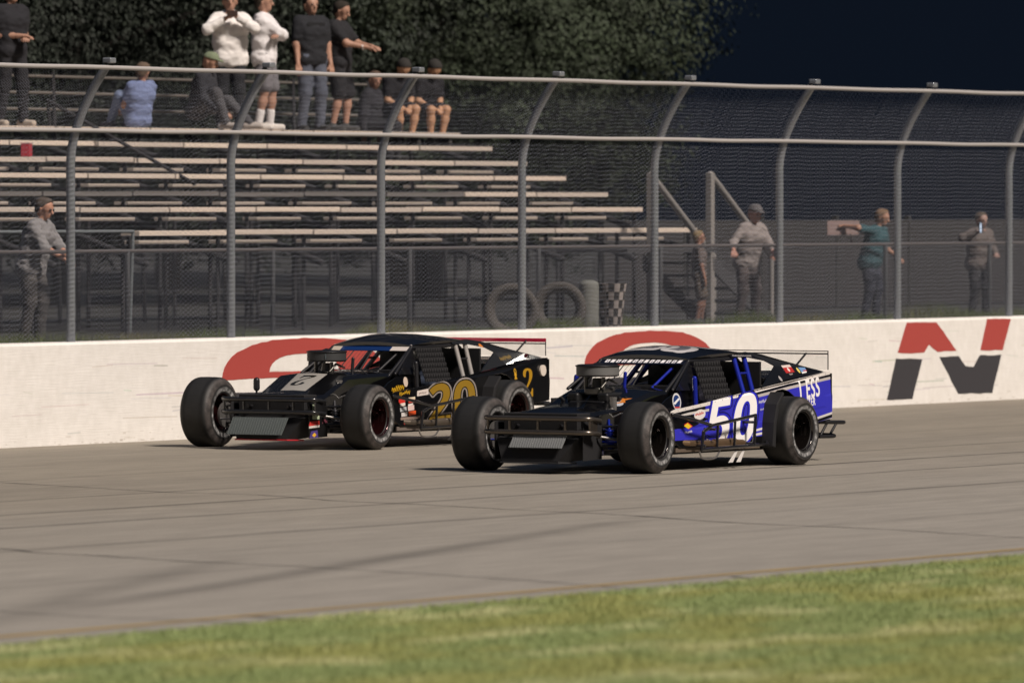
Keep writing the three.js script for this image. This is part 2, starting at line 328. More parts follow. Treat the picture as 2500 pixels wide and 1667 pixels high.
// ---------------------------------------------------------------- bleachers
{
  const b = thing('bleachers', 'rows of pale bleacher benches with a top deck behind the fences', 'bleachers', [0, 0, 0]);
  const woods = [0, 1, 2, 3].map((i) => std(rgb(...[[.58, .49, .42], [.54, .465, .40], [.61, .52, .44], [.47, .41, .36]][i]), .7, 0, { bumpMap: roughGrain, bumpScale: .002 }));
  const shadedPlank = std(rgb(.12, .112, .108), .85), dark = std(rgb(.014, .014, .017), .8);  // first colour: shade of the third bench row painted into its planks
  const joints = [-6.7, -4.7, -2.7, -.7, 1.3, 3.3, 5.32, 7.35, 9.35, 11.25, 13.22];
  const rows = [[-5.0, 2.28], [-5.87, 2.565], [-6.43, 2.765], [-7.11, 2.995], [-7.75, 3.205], [-8.32, 3.415]];
  const bench = (x0, x1, y, z, d, h, m, name) => part(name, new RoundedBoxGeometry(x1 - x0 - .035, h, d, 1, .006).translate((x0 + x1) / 2, y, z - d / 2), m, b);
  rows.forEach(([z, y], r) => {
    for (let i = 0; i + 1 < joints.length; i++) {
      if (r === 0 && i < 3) continue;
      const m = r === 2 && i < 8 ? shadedPlank : r === 1 && i === 6 ? woods[3] : woods[Math.floor(rnd() * 4)];
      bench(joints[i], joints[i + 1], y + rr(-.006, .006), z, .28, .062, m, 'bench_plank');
      if (r < 5) { // foot boards of the row behind, cut short to imitate lit patches between shadows
        const s = rr(.5, .65), zf = z - .42, yf = y - .12;
        bench(joints[i] + s, joints[i + 1] - rr(.12, .3), yf, zf, .22, .045, woods[3], 'foot_plank');
      }
    }
  });
  for (let i = 0; i + 1 < joints.length; i++) for (let k = 0; k < 5; k++) bench(joints[i], joints[i + 1], 3.62, -8.85 - k * .31, .295, .05, k ? woods[3] : woods[Math.floor(rnd() * 4)], 'deck_plank');
  for (const x of joints) {
    const gs = [rods([[x, 1.9, -4.9], [x, 3.55, -9.6]], .045, 8)];
    rows.forEach(([z, y]) => gs.push(rod([x, 1.03, z - .15], [x, y - .03, z - .15], .028, 8)));
    gs.push(rod([x, 1.03, -10.3], [x, 4.4, -10.42], .03, 8));
    part('support_frame', gs, dark, b);
  }
  for (const y of [4.34, 4.12, 3.9]) part('guard_rail', rods([[-6.7, y, -10.42], [13.2, y, -10.42]], .02, 8), std(rgb(.16, .145, .13), .6, .3), b);
  part('aisle_rail', [rods([[-.75, 1.05, -5.1], [-.75, 2.3, -5.05], [-3.6, 2.3, -5.05]], .022, 8)], std(rgb(.16, .18, .19), .5, .3), b);
  part('aisle_rail', [rods([[3.0, 3.98, -8.9], [3.35, 3.3, -7.7], [3.42, 2.9, -6.9]], .024, 8), rod([3.05, 3.62, -8.9], [3.0, 3.98, -8.9], .022)], dark, b);
}
{
  const s = thing('bleacher_stairs', 'short steel stair with slanted handrails at the right end of the bleachers', 'stairs', [0, 0, 0]);
  const m = std(rgb(.26, .245, .235), .6, .2), dark = std(rgb(.06, .06, .065), .7, .2);
  part('platform', box(2.4, .05, 1.1, 9.8, 2.02, -4.0), dark, s);
  for (let i = 0; i < 5; i++) part('step', box(.3, .04, 1.0, 11.2 + i * .32, 1.84 - i * .175, -4.0, .008), dark, s);
  for (const z of [-4.5, -3.5]) {
    const x = z < -4 ? 11.05 : 10.92;
    part('handrail_post', box(.1, 2.02, .09, x, 2.05, z, .01), m, s);
    part('handrail', rods([[x, 3.04, z], [x + 1.72, 1.92, z], [x + 1.72, 1.05, z]], .045, 8), m, s);
    part('stringer', plate([[10.9, 1.95], [10.9, 1.75], [12.35, 1.0], [12.6, 1.0], [12.6, 1.12]], .03, .003, (X, Y, Z) => [X, Y, Z + z + (z < -4 ? -.03 : .03)]), dark, s);
  }
}
{ // grey barrier beyond the spectators on the right
  const w = thing('grey_barrier', 'low grey panel barrier far behind the spectators at the right edge', 'barrier', [0, 0, 0]);
  const m = std(rgb(.028, .027, .029), .85);
  for (let i = 0; i < 12; i++) part('panel', new RoundedBoxGeometry(2.36, 1.35, .06, 1, .01).translate(19.5 + i * 2.4, 1.72, -9.5), m, w);
  for (let i = 0; i < 13; i++) part('post', box(.07, 1.45, .1, 18.3 + i * 2.4, 1.74, -9.5, .01), std(rgb(.03, .03, .03), .6), w);
}
// race tyres, a pale post and a checkered bin standing between wall and fence
const rubber = std(rgb(.02, .02, .021), .75, 0, { bumpMap: roughGrain, bumpScale: .001 });
{
  const worn = std(rgb(.075, .068, .062), .85, 0, { bumpMap: roughGrain, bumpScale: .002 });
  const tyre = () => { const g = new THREE.LatheGeometry([[.2, -.13], [.28, -.155], [.325, -.15], [.335, -.12], [.336, .12], [.325, .15], [.28, .155], [.2, .13], [.2, -.13]].map((p) => new THREE.Vector2(...p)), 48); g.rotateZ(Math.PI / 2); return g; };
  const a = thing('loose_tyre', 'upright worn tyre behind the wall, left of the other, half hidden by a fence post', 'tyre', [1.62, 1.33, -1.05], .55);
  part('tread', tyre(), worn, a);
  const c = thing('loose_tyre', 'upright worn tyre behind the wall, next to the pale upright post', 'tyre', [2.78, 1.34, -1.05], .5);
  part('tread', tyre(), worn, c);
  const p = thing('pale_post', 'stout pale grey post standing between tyre and checkered bin', 'post', [3.42, 1.02, -1.0]);
  part('shaft', new THREE.LatheGeometry([[.0, 0], [.12, 0], [.125, .03], [.125, .6], [.115, .64], [.06, .67], [0, .67]].map((q) => new THREE.Vector2(...q)), 24), std(rgb(.16, .165, .15), .8), p);
  const bin = thing('checkered_bin', 'small tapered bin with a black and white checkered pattern behind the wall', 'bin', [3.92, 1.02, -.98]);
  const t = tex(canvas(256, 128, (q, w, h) => { for (let i = 0; i < 16; i++) for (let j = 0; j < 6; j++) { q.fillStyle = (i + j) % 2 ? '#bcb2ad' : '#26221f'; q.fillRect(i * w / 16, j * h / 6, w / 16 + 1, h / 6 + 1); } }), true);
  const g = new THREE.LatheGeometry([[.13, 0], [.2, .6], [.21, .62], [.19, .62], [.125, .03], [0, .03]].map((q) => new THREE.Vector2(...q)), 28);
  const pos = g.attributes.position; mapUV(g, (x, y, z) => [Math.atan2(z, x) / 6.2832, y / .62]);
  part('shell', g, std(rgb(.6, .6, .6), .7, 0, { map: t }), bin);
}

// ---------------------------------------------------------------- trees behind the bleachers
function tree(label, x, z, h, rx, ry, cy, nClumps, tone, leaf = 1, nLeaf = 44) {
  const t = thing('leafy_tree', label, 'tree', [x, 1, z], 0, undefined);
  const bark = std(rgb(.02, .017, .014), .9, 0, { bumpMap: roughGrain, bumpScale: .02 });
  const limbs = [rod([0, -.3, 0], [.1, h * .45, .05], .26, 12, .17), rod([.1, h * .45, .05], [.25, h * .9, 0], .17, 10, .05)];
  for (let i = 0; i < 9; i++) { const a = i * 2.4, y = h * (.22 + .06 * i), L = rx * rr(.55, .8); limbs.push(rod([.1, y, .05], [Math.cos(a) * L, y + L * .35, Math.sin(a) * L], .09, 7, .025)); }
  part('trunk', limbs, bark, t);
  const P = [], C = [], N = [];
  for (let c = 0; c < nClumps; c++) {
    // clumps mostly in the outer shell, with lobes and gaps
    const u = rr(-1, 1), a = rr(0, 6.283), s = Math.sqrt(1 - u * u), lobe = 1 + .30 * noise(s * Math.cos(a) * 2.1 + x, u * 2.1, s * Math.sin(a) * 2.1) + .12 * noise(s * Math.cos(a) * 5 + x, u * 5, s * Math.sin(a) * 5);
    const r = lobe * Math.pow(rr(.25, 1), .45), cx = rx * r * s * Math.cos(a), cz = rx * .85 * r * s * Math.sin(a), cyy = cy + ry * r * u;
    if (cyy < .8) continue;
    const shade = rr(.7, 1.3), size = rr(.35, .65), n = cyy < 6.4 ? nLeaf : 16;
    for (let l = 0; l < n; l++) {
      const q = V(rr(-1, 1), rr(-.6, .6), rr(-1, 1)).multiplyScalar(size), out = V(cx / rx, (cyy - cy) / ry, cz / rx).add(q.clone().multiplyScalar(.5 / size)).add(V(rr(-.55, .55), rr(-.2, .9), rr(-.55, .55))).normalize(), ax = V(rr(-1, 1), rr(-1.2, .2), rr(-1, 1)).cross(out).normalize(), side = ax.clone().cross(out).normalize();
      const L = rr(.10, .17) * (cyy < 6.4 ? leaf : 1.4), w = L * .42, b = V(cx, cyy, cz).add(q), m = b.clone().addScaledVector(ax, L * .5), e = b.clone().addScaledVector(ax, L), nn = side.clone().cross(ax);
      m.addScaledVector(nn, L * .08);
      const l1 = m.clone().addScaledVector(side, w), l2 = m.clone().addScaledVector(side, -w);
      for (const p of [b, l1, e, b, e, l2]) P.push(p.x, p.y, p.z);
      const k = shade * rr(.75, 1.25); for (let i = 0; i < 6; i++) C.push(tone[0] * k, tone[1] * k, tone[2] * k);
    }
  }
  const g = new THREE.BufferGeometry(); g.setAttribute('position', new THREE.Float32BufferAttribute(P, 3)); g.setAttribute('color', new THREE.Float32BufferAttribute(C, 3)); g.computeVertexNormals();
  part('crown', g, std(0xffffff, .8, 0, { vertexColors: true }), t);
}
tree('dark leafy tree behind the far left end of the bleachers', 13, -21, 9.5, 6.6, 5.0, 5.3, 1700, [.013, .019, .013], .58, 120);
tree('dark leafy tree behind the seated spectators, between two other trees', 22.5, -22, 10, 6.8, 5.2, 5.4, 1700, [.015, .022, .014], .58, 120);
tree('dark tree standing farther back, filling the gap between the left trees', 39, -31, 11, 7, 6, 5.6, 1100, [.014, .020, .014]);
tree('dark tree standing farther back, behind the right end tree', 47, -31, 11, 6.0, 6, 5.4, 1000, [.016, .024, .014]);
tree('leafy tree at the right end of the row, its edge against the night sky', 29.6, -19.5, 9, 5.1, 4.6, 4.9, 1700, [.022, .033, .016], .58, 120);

// ---------------------------------------------------------------- people
// A surface mesh of the zero level of f over a grid (surface nets).
function skinOf(f, lo, hi, h) {
  const n = [0, 1, 2].map((k) => Math.ceil((hi[k] - lo[k]) / h) + 1), [a, b, c] = n, F = new Float32Array(a * b * c), id = new Int32Array(a * b * c).fill(-1), P = [], I = [];
  const at = (i, j, k) => (k * b + j) * a + i;
  for (let k = 0; k < c; k++) for (let j = 0; j < b; j++) for (let i = 0; i < a; i++) F[at(i, j, k)] = f(lo[0] + i * h, lo[1] + j * h, lo[2] + k * h);
  for (let k = 0; k + 1 < c; k++) for (let j = 0; j + 1 < b; j++) for (let i = 0; i + 1 < a; i++) {
    let s = 0, x = 0, y = 0, z = 0, m = 0; const v = [];
    for (let q = 0; q < 8; q++) { v[q] = F[at(i + (q & 1), j + (q >> 1 & 1), k + (q >> 2))]; if (v[q] < 0) s++; }
    if (!s || s === 8) continue;
    for (let q = 0; q < 8; q++) for (const e of [1, 2, 4]) if (!(q & e) && (v[q] < 0) !== (v[q | e] < 0)) { const t = v[q] / (v[q] - v[q | e]); x += (q & 1) + (e === 1 ? t : 0); y += (q >> 1 & 1) + (e === 2 ? t : 0); z += (q >> 2) + (e === 4 ? t : 0); m++; }
    id[at(i, j, k)] = P.length / 3; P.push(lo[0] + (i + x / m) * h, lo[1] + (j + y / m) * h, lo[2] + (k + z / m) * h);
  }
  const quad = (p, q, r, s, flip) => { if (p < 0 || q < 0 || r < 0 || s < 0) return; flip ? I.push(p, r, q, p, s, r) : I.push(p, q, r, p, r, s); };
  for (let k = 1; k + 1 < c; k++) for (let j = 1; j + 1 < b; j++) for (let i = 1; i + 1 < a; i++) {
    const w = F[at(i, j, k)] < 0;
    if (w !== F[at(i + 1, j, k)] < 0) quad(id[at(i, j - 1, k - 1)], id[at(i, j, k - 1)], id[at(i, j, k)], id[at(i, j - 1, k)], !w);
    if (w !== F[at(i, j + 1, k)] < 0) quad(id[at(i - 1, j, k - 1)], id[at(i - 1, j, k)], id[at(i, j, k)], id[at(i, j, k - 1)], !w);
    if (w !== F[at(i, j, k + 1)] < 0) quad(id[at(i - 1, j - 1, k)], id[at(i, j - 1, k)], id[at(i, j, k)], id[at(i - 1, j, k)], !w);
  }
  const g = new THREE.BufferGeometry(); g.setAttribute('position', new THREE.Float32BufferAttribute(P, 3)); g.setIndex(I); g.computeVertexNormals();
  return g;
}
// tapered capsules [a, b, ra, rb] joined smoothly
function field(caps, k) {
  const D = caps.map(([a, b, ra, rb]) => { const d = [b[0] - a[0], b[1] - a[1], b[2] - a[2]]; return [...a, ...d, 1 / (d[0] * d[0] + d[1] * d[1] + d[2] * d[2] + 1e-9), ra, rb - ra]; });
  return (x, y, z) => {
    let r = 1e3;
    for (const c of D) {
      const px = x - c[0], py = y - c[1], pz = z - c[2]; let t = (px * c[3] + py * c[4] + pz * c[5]) * c[6]; t = t < 0 ? 0 : t > 1 ? 1 : t;
      const ex = px - t * c[3], ey = py - t * c[4], ez = pz - t * c[5], d = Math.sqrt(ex * ex + ey * ey + ez * ez) - c[7] - t * c[8];
      const h = k - Math.abs(r - d); r = Math.min(r, d) - (h > 0 ? h * h / (4 * k) : 0);
    }
    return r;
  };
}
function meshCaps(caps, k, h, cut, fold = 0) {
  const lo = [1e9, 1e9, 1e9], hi = [-1e9, -1e9, -1e9];
  for (const [a, b, ra, rb] of caps) for (let i = 0; i < 3; i++) { lo[i] = Math.min(lo[i], a[i] - ra, b[i] - rb); hi[i] = Math.max(hi[i], a[i] + ra, b[i] + rb); }
  const f0 = field(caps, k), m = k + 2 * h, o = caps.length * 3.7 + caps[0][0][0] * 50;
  const f = fold ? (x, y, z) => { const d = f0(x, y, z); return Math.abs(d) > .05 ? d : d + fold * (noise(x * 9 + o, y * 14, z * 9) + .6 * noise(x * 20, y * 26 + o, z * 20)); } : f0;
  return skinOf(cut ? (x, y, z) => Math.max(f(x, y, z), cut(x, y, z)) : f, lo.map((v) => v - m), hi.map((v) => v + m), h);
}
const cloth = {};
const fabric = (c) => (cloth[c] ??= std(rgb(...c), .9, 0, { bumpMap: roughGrain, bumpScale: .002 }));
const add3 = (a, b) => [a[0] + b[0], a[1] + b[1], a[2] + b[2]], mix3 = (a, b, t) => a.map((v, i) => lerp(v, b[i], t));
function ik(a, t, l1, l2, pole) { // where the middle joint goes, and how far the end gets
  const A = V(...a), T = V(...t), d = T.clone().sub(A), L = Math.min(d.length(), (l1 + l2) * .995); d.normalize();
  const x = (l1 * l1 - l2 * l2 + L * L) / (2 * L), h = Math.sqrt(Math.max(0, l1 * l1 - x * x)), p = V(...pole); p.addScaledVector(d, -p.dot(d)).normalize();
  return [A.clone().addScaledVector(d, x).addScaledVector(p, h).toArray(), A.clone().addScaledVector(d, L).toArray()];
}
// Local axes: z ahead, y up, x to the person's left. Arms and feet are given as points; sizes for a height of 1.75 m, then scaled.
function person(o) {
  const root = thing('person', o.label, 'person', o.at, o.turn || 0), S = (o.height || 1.75) / 1.75, seat = o.seat;
  const hipY = seat !== undefined ? seat / S + .10 : .94 - (o.dip || 0), lean = o.lean || 0, cl = Math.cos(lean), sl = Math.sin(lean), twist = o.twist || 0, ct = Math.cos(twist), st = Math.sin(twist);
  const up = ([x, y, z]) => { const X = x * ct + z * st, Z = -x * st + z * ct, Y = y - .94; return [X, hipY + Y * cl - Z * sl, Z * cl + Y * sl]; }; // a point of the upper body
  const nod = o.nod || 0, hy = o.look || 0;
  const head = ([x, y, z]) => { let Y = y - 1.52, Z = z, X = x; const c = Math.cos(nod), s = Math.sin(nod); [Y, Z] = [Y * c - Z * s, Z * c + Y * s]; const c2 = Math.cos(hy), s2 = Math.sin(hy); [X, Z] = [X * c2 + Z * s2, -X * s2 + Z * c2]; return up([X, Y + 1.52, Z]); };
  const b = o.build || 1;
  const torso = [[up([-.075, .95, 0]), up([.075, .95, 0]), .112 * b, .112 * b], [up([-.06, 1.1, .005]), up([.06, 1.1, .005]), .105 * b, .105 * b], [up([-.085, 1.29, 0]), up([.085, 1.29, 0]), .115 * b, .115 * b], [up([-.14, 1.41, -.01]), up([.14, 1.41, -.01]), .068, .068], [up([0, .95, 0]), up([0, 1.3, 0]), .12 * b, .12 * b]];
  const legs = [], shins = [], feet = [];
  for (const s of [-1, 1]) {
    const hip = [s * .095, hipY - .01, 0], foot = (s > 0 ? o.footL : o.footR) || (seat !== undefined ? [s * .12, (o.floor ?? 0) / S + .08, .44] : [s * .11, .08, s * .05 * (o.stride ?? 1)]);
    const pole = (s > 0 ? o.kneeL : o.kneeR) || (seat !== undefined ? [s * .15, 1, .6] : [0, 0, 1]), [knee, ank] = ik(hip, foot, .43, .43, pole);
    legs.push([hip, knee, .088 * b, .056 * b]); shins.push([knee, mix3(knee, ank, .35), .054, .055], [mix3(knee, ank, .35), ank, .055, .038]);
    const yaw = (o.feetTurn || 0) + s * .15, dz = [Math.sin(yaw), 0, Math.cos(yaw)], heel = add3(ank, [-dz[0] * .05, -.045, -dz[2] * .05]), toe = add3(ank, [dz[0] * .16, -.05, dz[2] * .16]);
    feet.push([ank, heel, .036, .036], [heel, toe, .034, .028]);
  }
  const arms = [], fore = [], wrists = [];
  for (const s of [-1, 1]) {
    const sh = up([s * .185, 1.405, -.005]), hand = (s > 0 ? o.handL : o.handR) || [s * .25, .80, .10];
    const tgt = o.handsFree ? hand : up(hand), pole = (s > 0 ? o.elbowL : o.elbowR) || [s * .6, -.4, -.8], [el, wr] = ik(sh, tgt, .29, .26, pole);
    arms.push([sh, el, .052 * b, .041 * b]); fore.push([el, wr, .042 * b, .028]); wrists.push([el, wr, s]);
  }
  const neck = [[up([0, 1.40, -.01]), head([0, 1.54, .0]), .056, .052]];
  const skull = [[head([0, 1.655, -.02]), head([0, 1.66, .01]), .088, .086], [head([0, 1.62, .035]), head([0, 1.555, .05]), .068, .046], [head([0, 1.60, -.03]), head([0, 1.66, -.03]), .078, .085]];
  const feats = [[head([0, 1.635, .098]), head([0, 1.60, .118]), .010, .016], [head([-.02, 1.57, .085]), head([.02, 1.57, .085]), .010, .010], [head([-.087, 1.63, -.005]), head([-.09, 1.60, -.01]), .014, .010], [head([.087, 1.63, -.005]), head([.09, 1.60, -.01]), .014, .010], [head([-.035, 1.662, .083]), head([.035, 1.662, .083]), .012, .012]];
  // hands: palm, four fingers of their own length and a thumb from the side
  const hands = wrists.map(([el, wr, s]) => {
    const d = V(...wr).sub(V(...el)).normalize(), side = V(0, 1, 0).cross(d).normalize().multiplyScalar(s); if (side.lengthSq() < .1) side.set(s, 0, 0);
    const nrm = d.clone().cross(side).normalize().multiplyScalar(s), P = (f, w, n) => V(...wr).addScaledVector(d, f).addScaledVector(side, w).addScaledVector(nrm, n).toArray();
    const caps = [[P(-.02, 0, 0), P(.02, 0, 0), .027, .028], [P(.03, -.022, 0), P(.085, -.03, 0), .016, .013], [P(.03, 0, 0), P(.09, 0, 0), .017, .014], [P(.03, .022, 0), P(.082, .03, 0), .016, .012]];
    [[-.033, .07], [-.011, .08], [.011, .074], [.032, .058]].forEach(([w, L], i) => { const k = P(.09, w, 0), m = P(.09 + L * .5, w * 1.08, -.010), e = P(.09 + L * .85, w * 1.08, -.034); caps.push([k, m, .0098, .009], [m, e, .009, .0075]); });
    caps.push([P(.03, -.028, -.005), P(.065, -.052, -.018), .012, .011], [P(.065, -.052, -.018), P(.095, -.056, -.032), .010, .008]);
    return caps;
  });
  const fine = o.fine ? .8 : 1;
  const body = [meshCaps([...torso, ...neck, ...arms, ...fore, ...legs, ...shins], .045, .019 * fine), meshCaps([...neck, ...skull, ...feats], .016, .0085), ...hands.map((h, i) => meshCaps([...h, [mix3(wrists[i][0], wrists[i][1], .8), wrists[i][1], .031, .028]], .010, .0065))];
  const k = (g) => { g.scale(S, S, S); return g; };
  part('body', k(flat(body)), std(rgb(...(o.skin || [.36, .20, .14])), .6), root);
  for (const s of [-1, 1]) { const e = new THREE.SphereGeometry(.0125, 10, 8); e.translate(...head([s * .032, 1.635, .093])); part('eye', k(e), std(rgb(.03, .025, .02), .3), root); }
  const grow = (caps, e, e2 = e) => caps.map(([a, c, p, q]) => [a, c, p + e, q + e2]);
  if (o.shirt) {
    const sl2 = o.sleeve ?? .75, sl3 = arms.map(([a, c, p, q]) => [a, mix3(a, c, Math.min(1, sl2)), p + .016, lerp(p, q, Math.min(1, sl2)) + .022]);
    if (sl2 > 1) fore.forEach(([a, c, p, q]) => sl3.push([a, mix3(a, c, sl2 - 1), p + .020, lerp(p, q, sl2 - 1) + .022]));
    const hem = up([-.08, .90, 0]), hem2 = up([.08, .90, 0]);
    const cut = o.shirtCut === false ? null : (x, y, z) => -(y - (hipY - (o.hem ?? .10)));
    part(o.shirtName || 'shirt', k(meshCaps([...grow(torso, .020, .020), [hem, hem2, .122 * b + (o.loose || 0), .122 * b + (o.loose || 0)], [up([-.085, 1.12, 0]), up([.085, 1.12, 0]), .122 * b + (o.loose || 0) * .8, .122 * b + (o.loose || 0) * .8], [up([-.10, 1.28, 0]), up([.10, 1.28, 0]), .13 * b, .13 * b], [up([0, 1.42, -.01]), up([0, 1.44, -.01]), .078, .070], ...sl3], .045, .014 * fine, cut, .013)), fabric(o.shirt), root);
    if (o.hood) part('hood', k(meshCaps([[up([-.07, 1.45, -.05]), up([.07, 1.45, -.05]), .06, .06], [up([-.05, 1.46, -.08]), up([.05, 1.46, -.08]), .06, .06]], .04, .014)), fabric(o.shirt), root);
  }
  if (o.pants) {
    const L = o.pantLength ?? 2, thighs = legs.map(([a, c, p, q]) => [a, mix3(a, c, Math.min(1, L)), p + .018, lerp(p, q, Math.min(1, L)) + (L < 1.2 ? .045 : .026)]);
    if (L > 1) for (let i = 0; i < 2; i++) { const [a] = shins[2 * i], c = shins[2 * i + 1][1]; thighs.push([a, mix3(a, c, L - 1), .078, .062]); }
    part(L < 1.3 ? 'shorts' : 'trousers', k(meshCaps([[up([-.075, .95, 0]), up([.075, .95, 0]), .128 * b, .128 * b], [[-.07, hipY - .03, 0], [.07, hipY - .03, 0], .118 * b, .118 * b], ...thighs], .035, .014 * fine, null, .010)), fabric(o.pants), root);
  }
  if (o.shoes) for (let i = 0; i < 2; i++) part('shoe', k(meshCaps(grow(feet.slice(2 * i, 2 * i + 2), .014), .02, .011)), fabric(o.shoes), root);
  if (o.socks) for (let i = 0; i < 2; i++) { const [a, c] = [shins[2 * i + 1][0], shins[2 * i + 1][1]]; part('sock', k(meshCaps([[mix3(a, c, .45), add3(c, [0, -.02, 0]), .056, .05]], .02, .012)), fabric(o.socks), root); }
  if (o.hair) {
    const f0 = head([0, 1.60, .115]), n = V(...head([0, 1.60 + .34, 1.0])).sub(V(...head([0, 1.60, .0]))).normalize();
    const faceCut = (x, y, z) => { const c = head([0, 1.695, .045]), u = V(...head([0, 1, 1])).sub(V(...head([0, 1.75, 0]))).normalize(); return (x - c[0]) * u.x + (y - c[1]) * u.y + (z - c[2]) * u.z; };
    part('hair', k(meshCaps([[head([0, 1.665, -.025]), head([0, 1.672, .005]), .100, .095], [head([0, 1.60, -.04]), head([0, 1.66, -.04]), .082, .09]], .02, .009, faceCut)), fabric(o.hair), root);
  }
  if (o.cap) {
    const c = head([0, 1.685, 0]), u = V(...head([0, 1.8, 0])).sub(V(...head([0, 1.6, 0]))).normalize();
    part('cap', k(flat([meshCaps([[head([0, 1.67, -.02]), head([0, 1.68, .01]), .104, .102]], .02, .009, (x, y, z) => -((x - c[0]) * u.x + (y - c[1]) * u.y + (z - c[2]) * u.z)), meshCaps([[head([-.045, 1.693, .10]), head([-.035, 1.688, .165]), .012, .008], [head([.045, 1.693, .10]), head([.035, 1.688, .165]), .012, .008], [head([0, 1.695, .10]), head([0, 1.69, .175]), .012, .008]], .05, .009)])), fabric(o.cap), root);
  }
  if (o.glasses) part('glasses', k(flat([-1, 1].map((s) => { const g = new THREE.SphereGeometry(.024, 12, 8); g.scale(1, .7, .5); g.translate(0, 0, 0); g.translate(...head([s * .033, 1.635, .1])); return g; }))), std(rgb(.01, .01, .012), .15), root);
  if (o.helmet) {
    part('helmet', k(meshCaps([[head([0, 1.65, -.02]), head([0, 1.655, .02]), .135, .13], [head([0, 1.58, .05]), head([0, 1.60, .03]), .10, .11]], .03, .012)), new THREE.MeshPhysicalMaterial({ color: rgb(...o.helmet), roughness: .3, clearcoat: 1 }), root);
  }
  root.userData.hands = undefined; delete root.userData.hands;
  return { root, wrists: wrists.map(([, w]) => w.map((v) => v * S)), up: (p) => up(p).map((v) => v * S), head: (p) => head(p).map((v) => v * S), S };
}
const inWorld = (p, q) => p.root.localToWorld(V(...q)).toArray();
const WHITE = [.72, .69, .67], BLACK = [.010, .011, .015], GREYP = [.10, .10, .11];
// on the top deck, from left to right
person({ label: 'person in dark clothes and tan shoes standing at the far left of the top deck', at: [2.75, 3.65, -9.3], height: 1.85, shirt: [.010, .010, .014], sleeve: .7, pants: [.012, .012, .016], shoes: [.42, .36, .30], hair: [.03, .02, .015], handL: [.05, 1.08, .22], handR: [-.02, 1.10, .22], turn: -.3, stride: 2 });
person({ label: 'person in light blue shirt sitting turned away on the top bench', at: [5.25, 3.65, -9.0], turn: 2.75, seat: 0.02, floor: -.02, lean: -.16, footL: [.14, .10, .50], footR: [-.14, .10, .46], shirt: [.15, .19, .34], sleeve: .55, pants: [.15, .19, .30], hair: [.10, .07, .05], handL: [.10, 1.02, .30], handR: [-.08, 1.03, .30], look: -1.2, nod: .2, shoes: [.1, .1, .12], height: 1.62 });
const hood = person({ label: 'person in white hoodie and dark trousers raising a phone to the chest', at: [7.78, 3.65, -9.2], height: 1.86, turn: -.9, shirt: WHITE, shirtName: 'hoodie', sleeve: 1.85, loose: .025, build: 1.06, hood: true, pants: BLACK, shoes: [.2, .2, .2], hair: [.03, .02, .015], handL: [.07, 1.42, .26], handR: [-.09, 1.40, .24], elbowL: [.9, -.6, .1], elbowR: [-.9, -.6, .1], hem: .16 });
{ const g = thing('phone', 'dark phone held up by the person in the white hoodie', 'phone', inWorld(hood, add3(hood.up([0, 1.47, .33]), [0, 0, 0])), -.9); part('phone_body', new RoundedBoxGeometry(.15, .08, .012, 2, .005), std(rgb(.05, .03, .025), .3), g); }
person({ label: 'person in white shirt, grey shorts and white socks with arms folded', at: [8.32, 3.65, -9.0], height: 1.86, turn: .35, shirt: [.66, .64, .65], sleeve: 1.25, build: 1.05, loose: .02, pants: [.15, .145, .16], pantLength: .86, shoes: [.62, .58, .54], socks: [.62, .60, .60], hair: [.04, .03, .02], handL: [-.12, 1.20, .20], handR: [.12, 1.24, .22], elbowL: [.5, -.5, .6], elbowR: [-.5, -.5, .6], hem: .14, feetTurn: .2 });
const tee = person({ label: 'person in black tee with white chest lettering and faded jeans', at: [9.9, 3.65, -9.25], height: 1.86, turn: -.5, shirt: BLACK, sleeve: .75, build: 1.1, pants: [.075, .085, .115], shoes: [.03, .03, .03], hair: [.02, .015, .01], hem: .16 });
{ // pale lettering across the tee, too small to read
  const t = tex(canvas(128, 24, (c, w, h) => { c.fillStyle = '#14151a'; c.fillRect(0, 0, w, h); c.fillStyle = '#b9b3b2'; for (let i = 0; i < 9; i++) c.fillRect(4 + i * 13.5, 5 + (i % 3), 10, 12 - (i % 2) * 3); }));
  part('shirt_print', plate([[-.13, 1.355], [.13, 1.355], [.13, 1.40], [-.13, 1.40]], .004, 0, (x, y, z) => tee.up([x, y, .142 * 1.1 - x * x * .9 + z])), std(rgb(.8, .8, .8), .9, 0, { map: t }), tee.root);
}
const arm = person({ label: 'person in black tee and dark shorts holding one forearm out with a wristwatch', at: [10.55, 3.65, -9.2], height: 1.80, turn: .2, shirt: [.010, .010, .013], sleeve: .7, build: 1.1, pants: [.014, .014, .018], pantLength: .95, shoes: [.05, .05, .05], hair: [.02, .015, .01], handL: [.12, 1.14, .42], handR: [-.12, 1.13, .42], elbowR: [-.5, -.8, -.4], hem: .15, nod: .35 });
{ const w = arm.wrists[0], g = new THREE.TorusGeometry(.033, .010, 8, 20); g.translate(0, 0, 0); const m = part('wristwatch', g, std(rgb(.55, .52, .5), .3, .6), arm.root); m.position.set(...mix3(w, arm.up([-.2, 1.1, .2]), .12)); }
person({ label: 'person in dark jacket, grey trousers and pale green cap sitting on the deck', at: [7.05, 3.65, -9.25], turn: .15, seat: .16, floor: .0, lean: .30, shirt: [.022, .023, .03], sleeve: 1.9, pants: [.055, .054, .06], footL: [.16, .09, .72], footR: [-.12, .09, .50], shoes: [.4, .36, .33], cap: [.16, .19, .12], handL: [.14, 1.05, .36], handR: [-.14, 1.05, .36], height: 1.7 });
person({ label: 'person in dark clothes sitting low behind the curved fence post, left of the seated pair', at: [11.75, 3.65, -9.5], turn: .1, seat: .0, floor: -.4, lean: .2, shirt: [.016, .016, .022], sleeve: 1.9, pants: [.014, .014, .018], shoes: [.03, .03, .03], hair: [.08, .05, .035], height: 1.65, look: -.6, skin: [.30, .165, .12] });
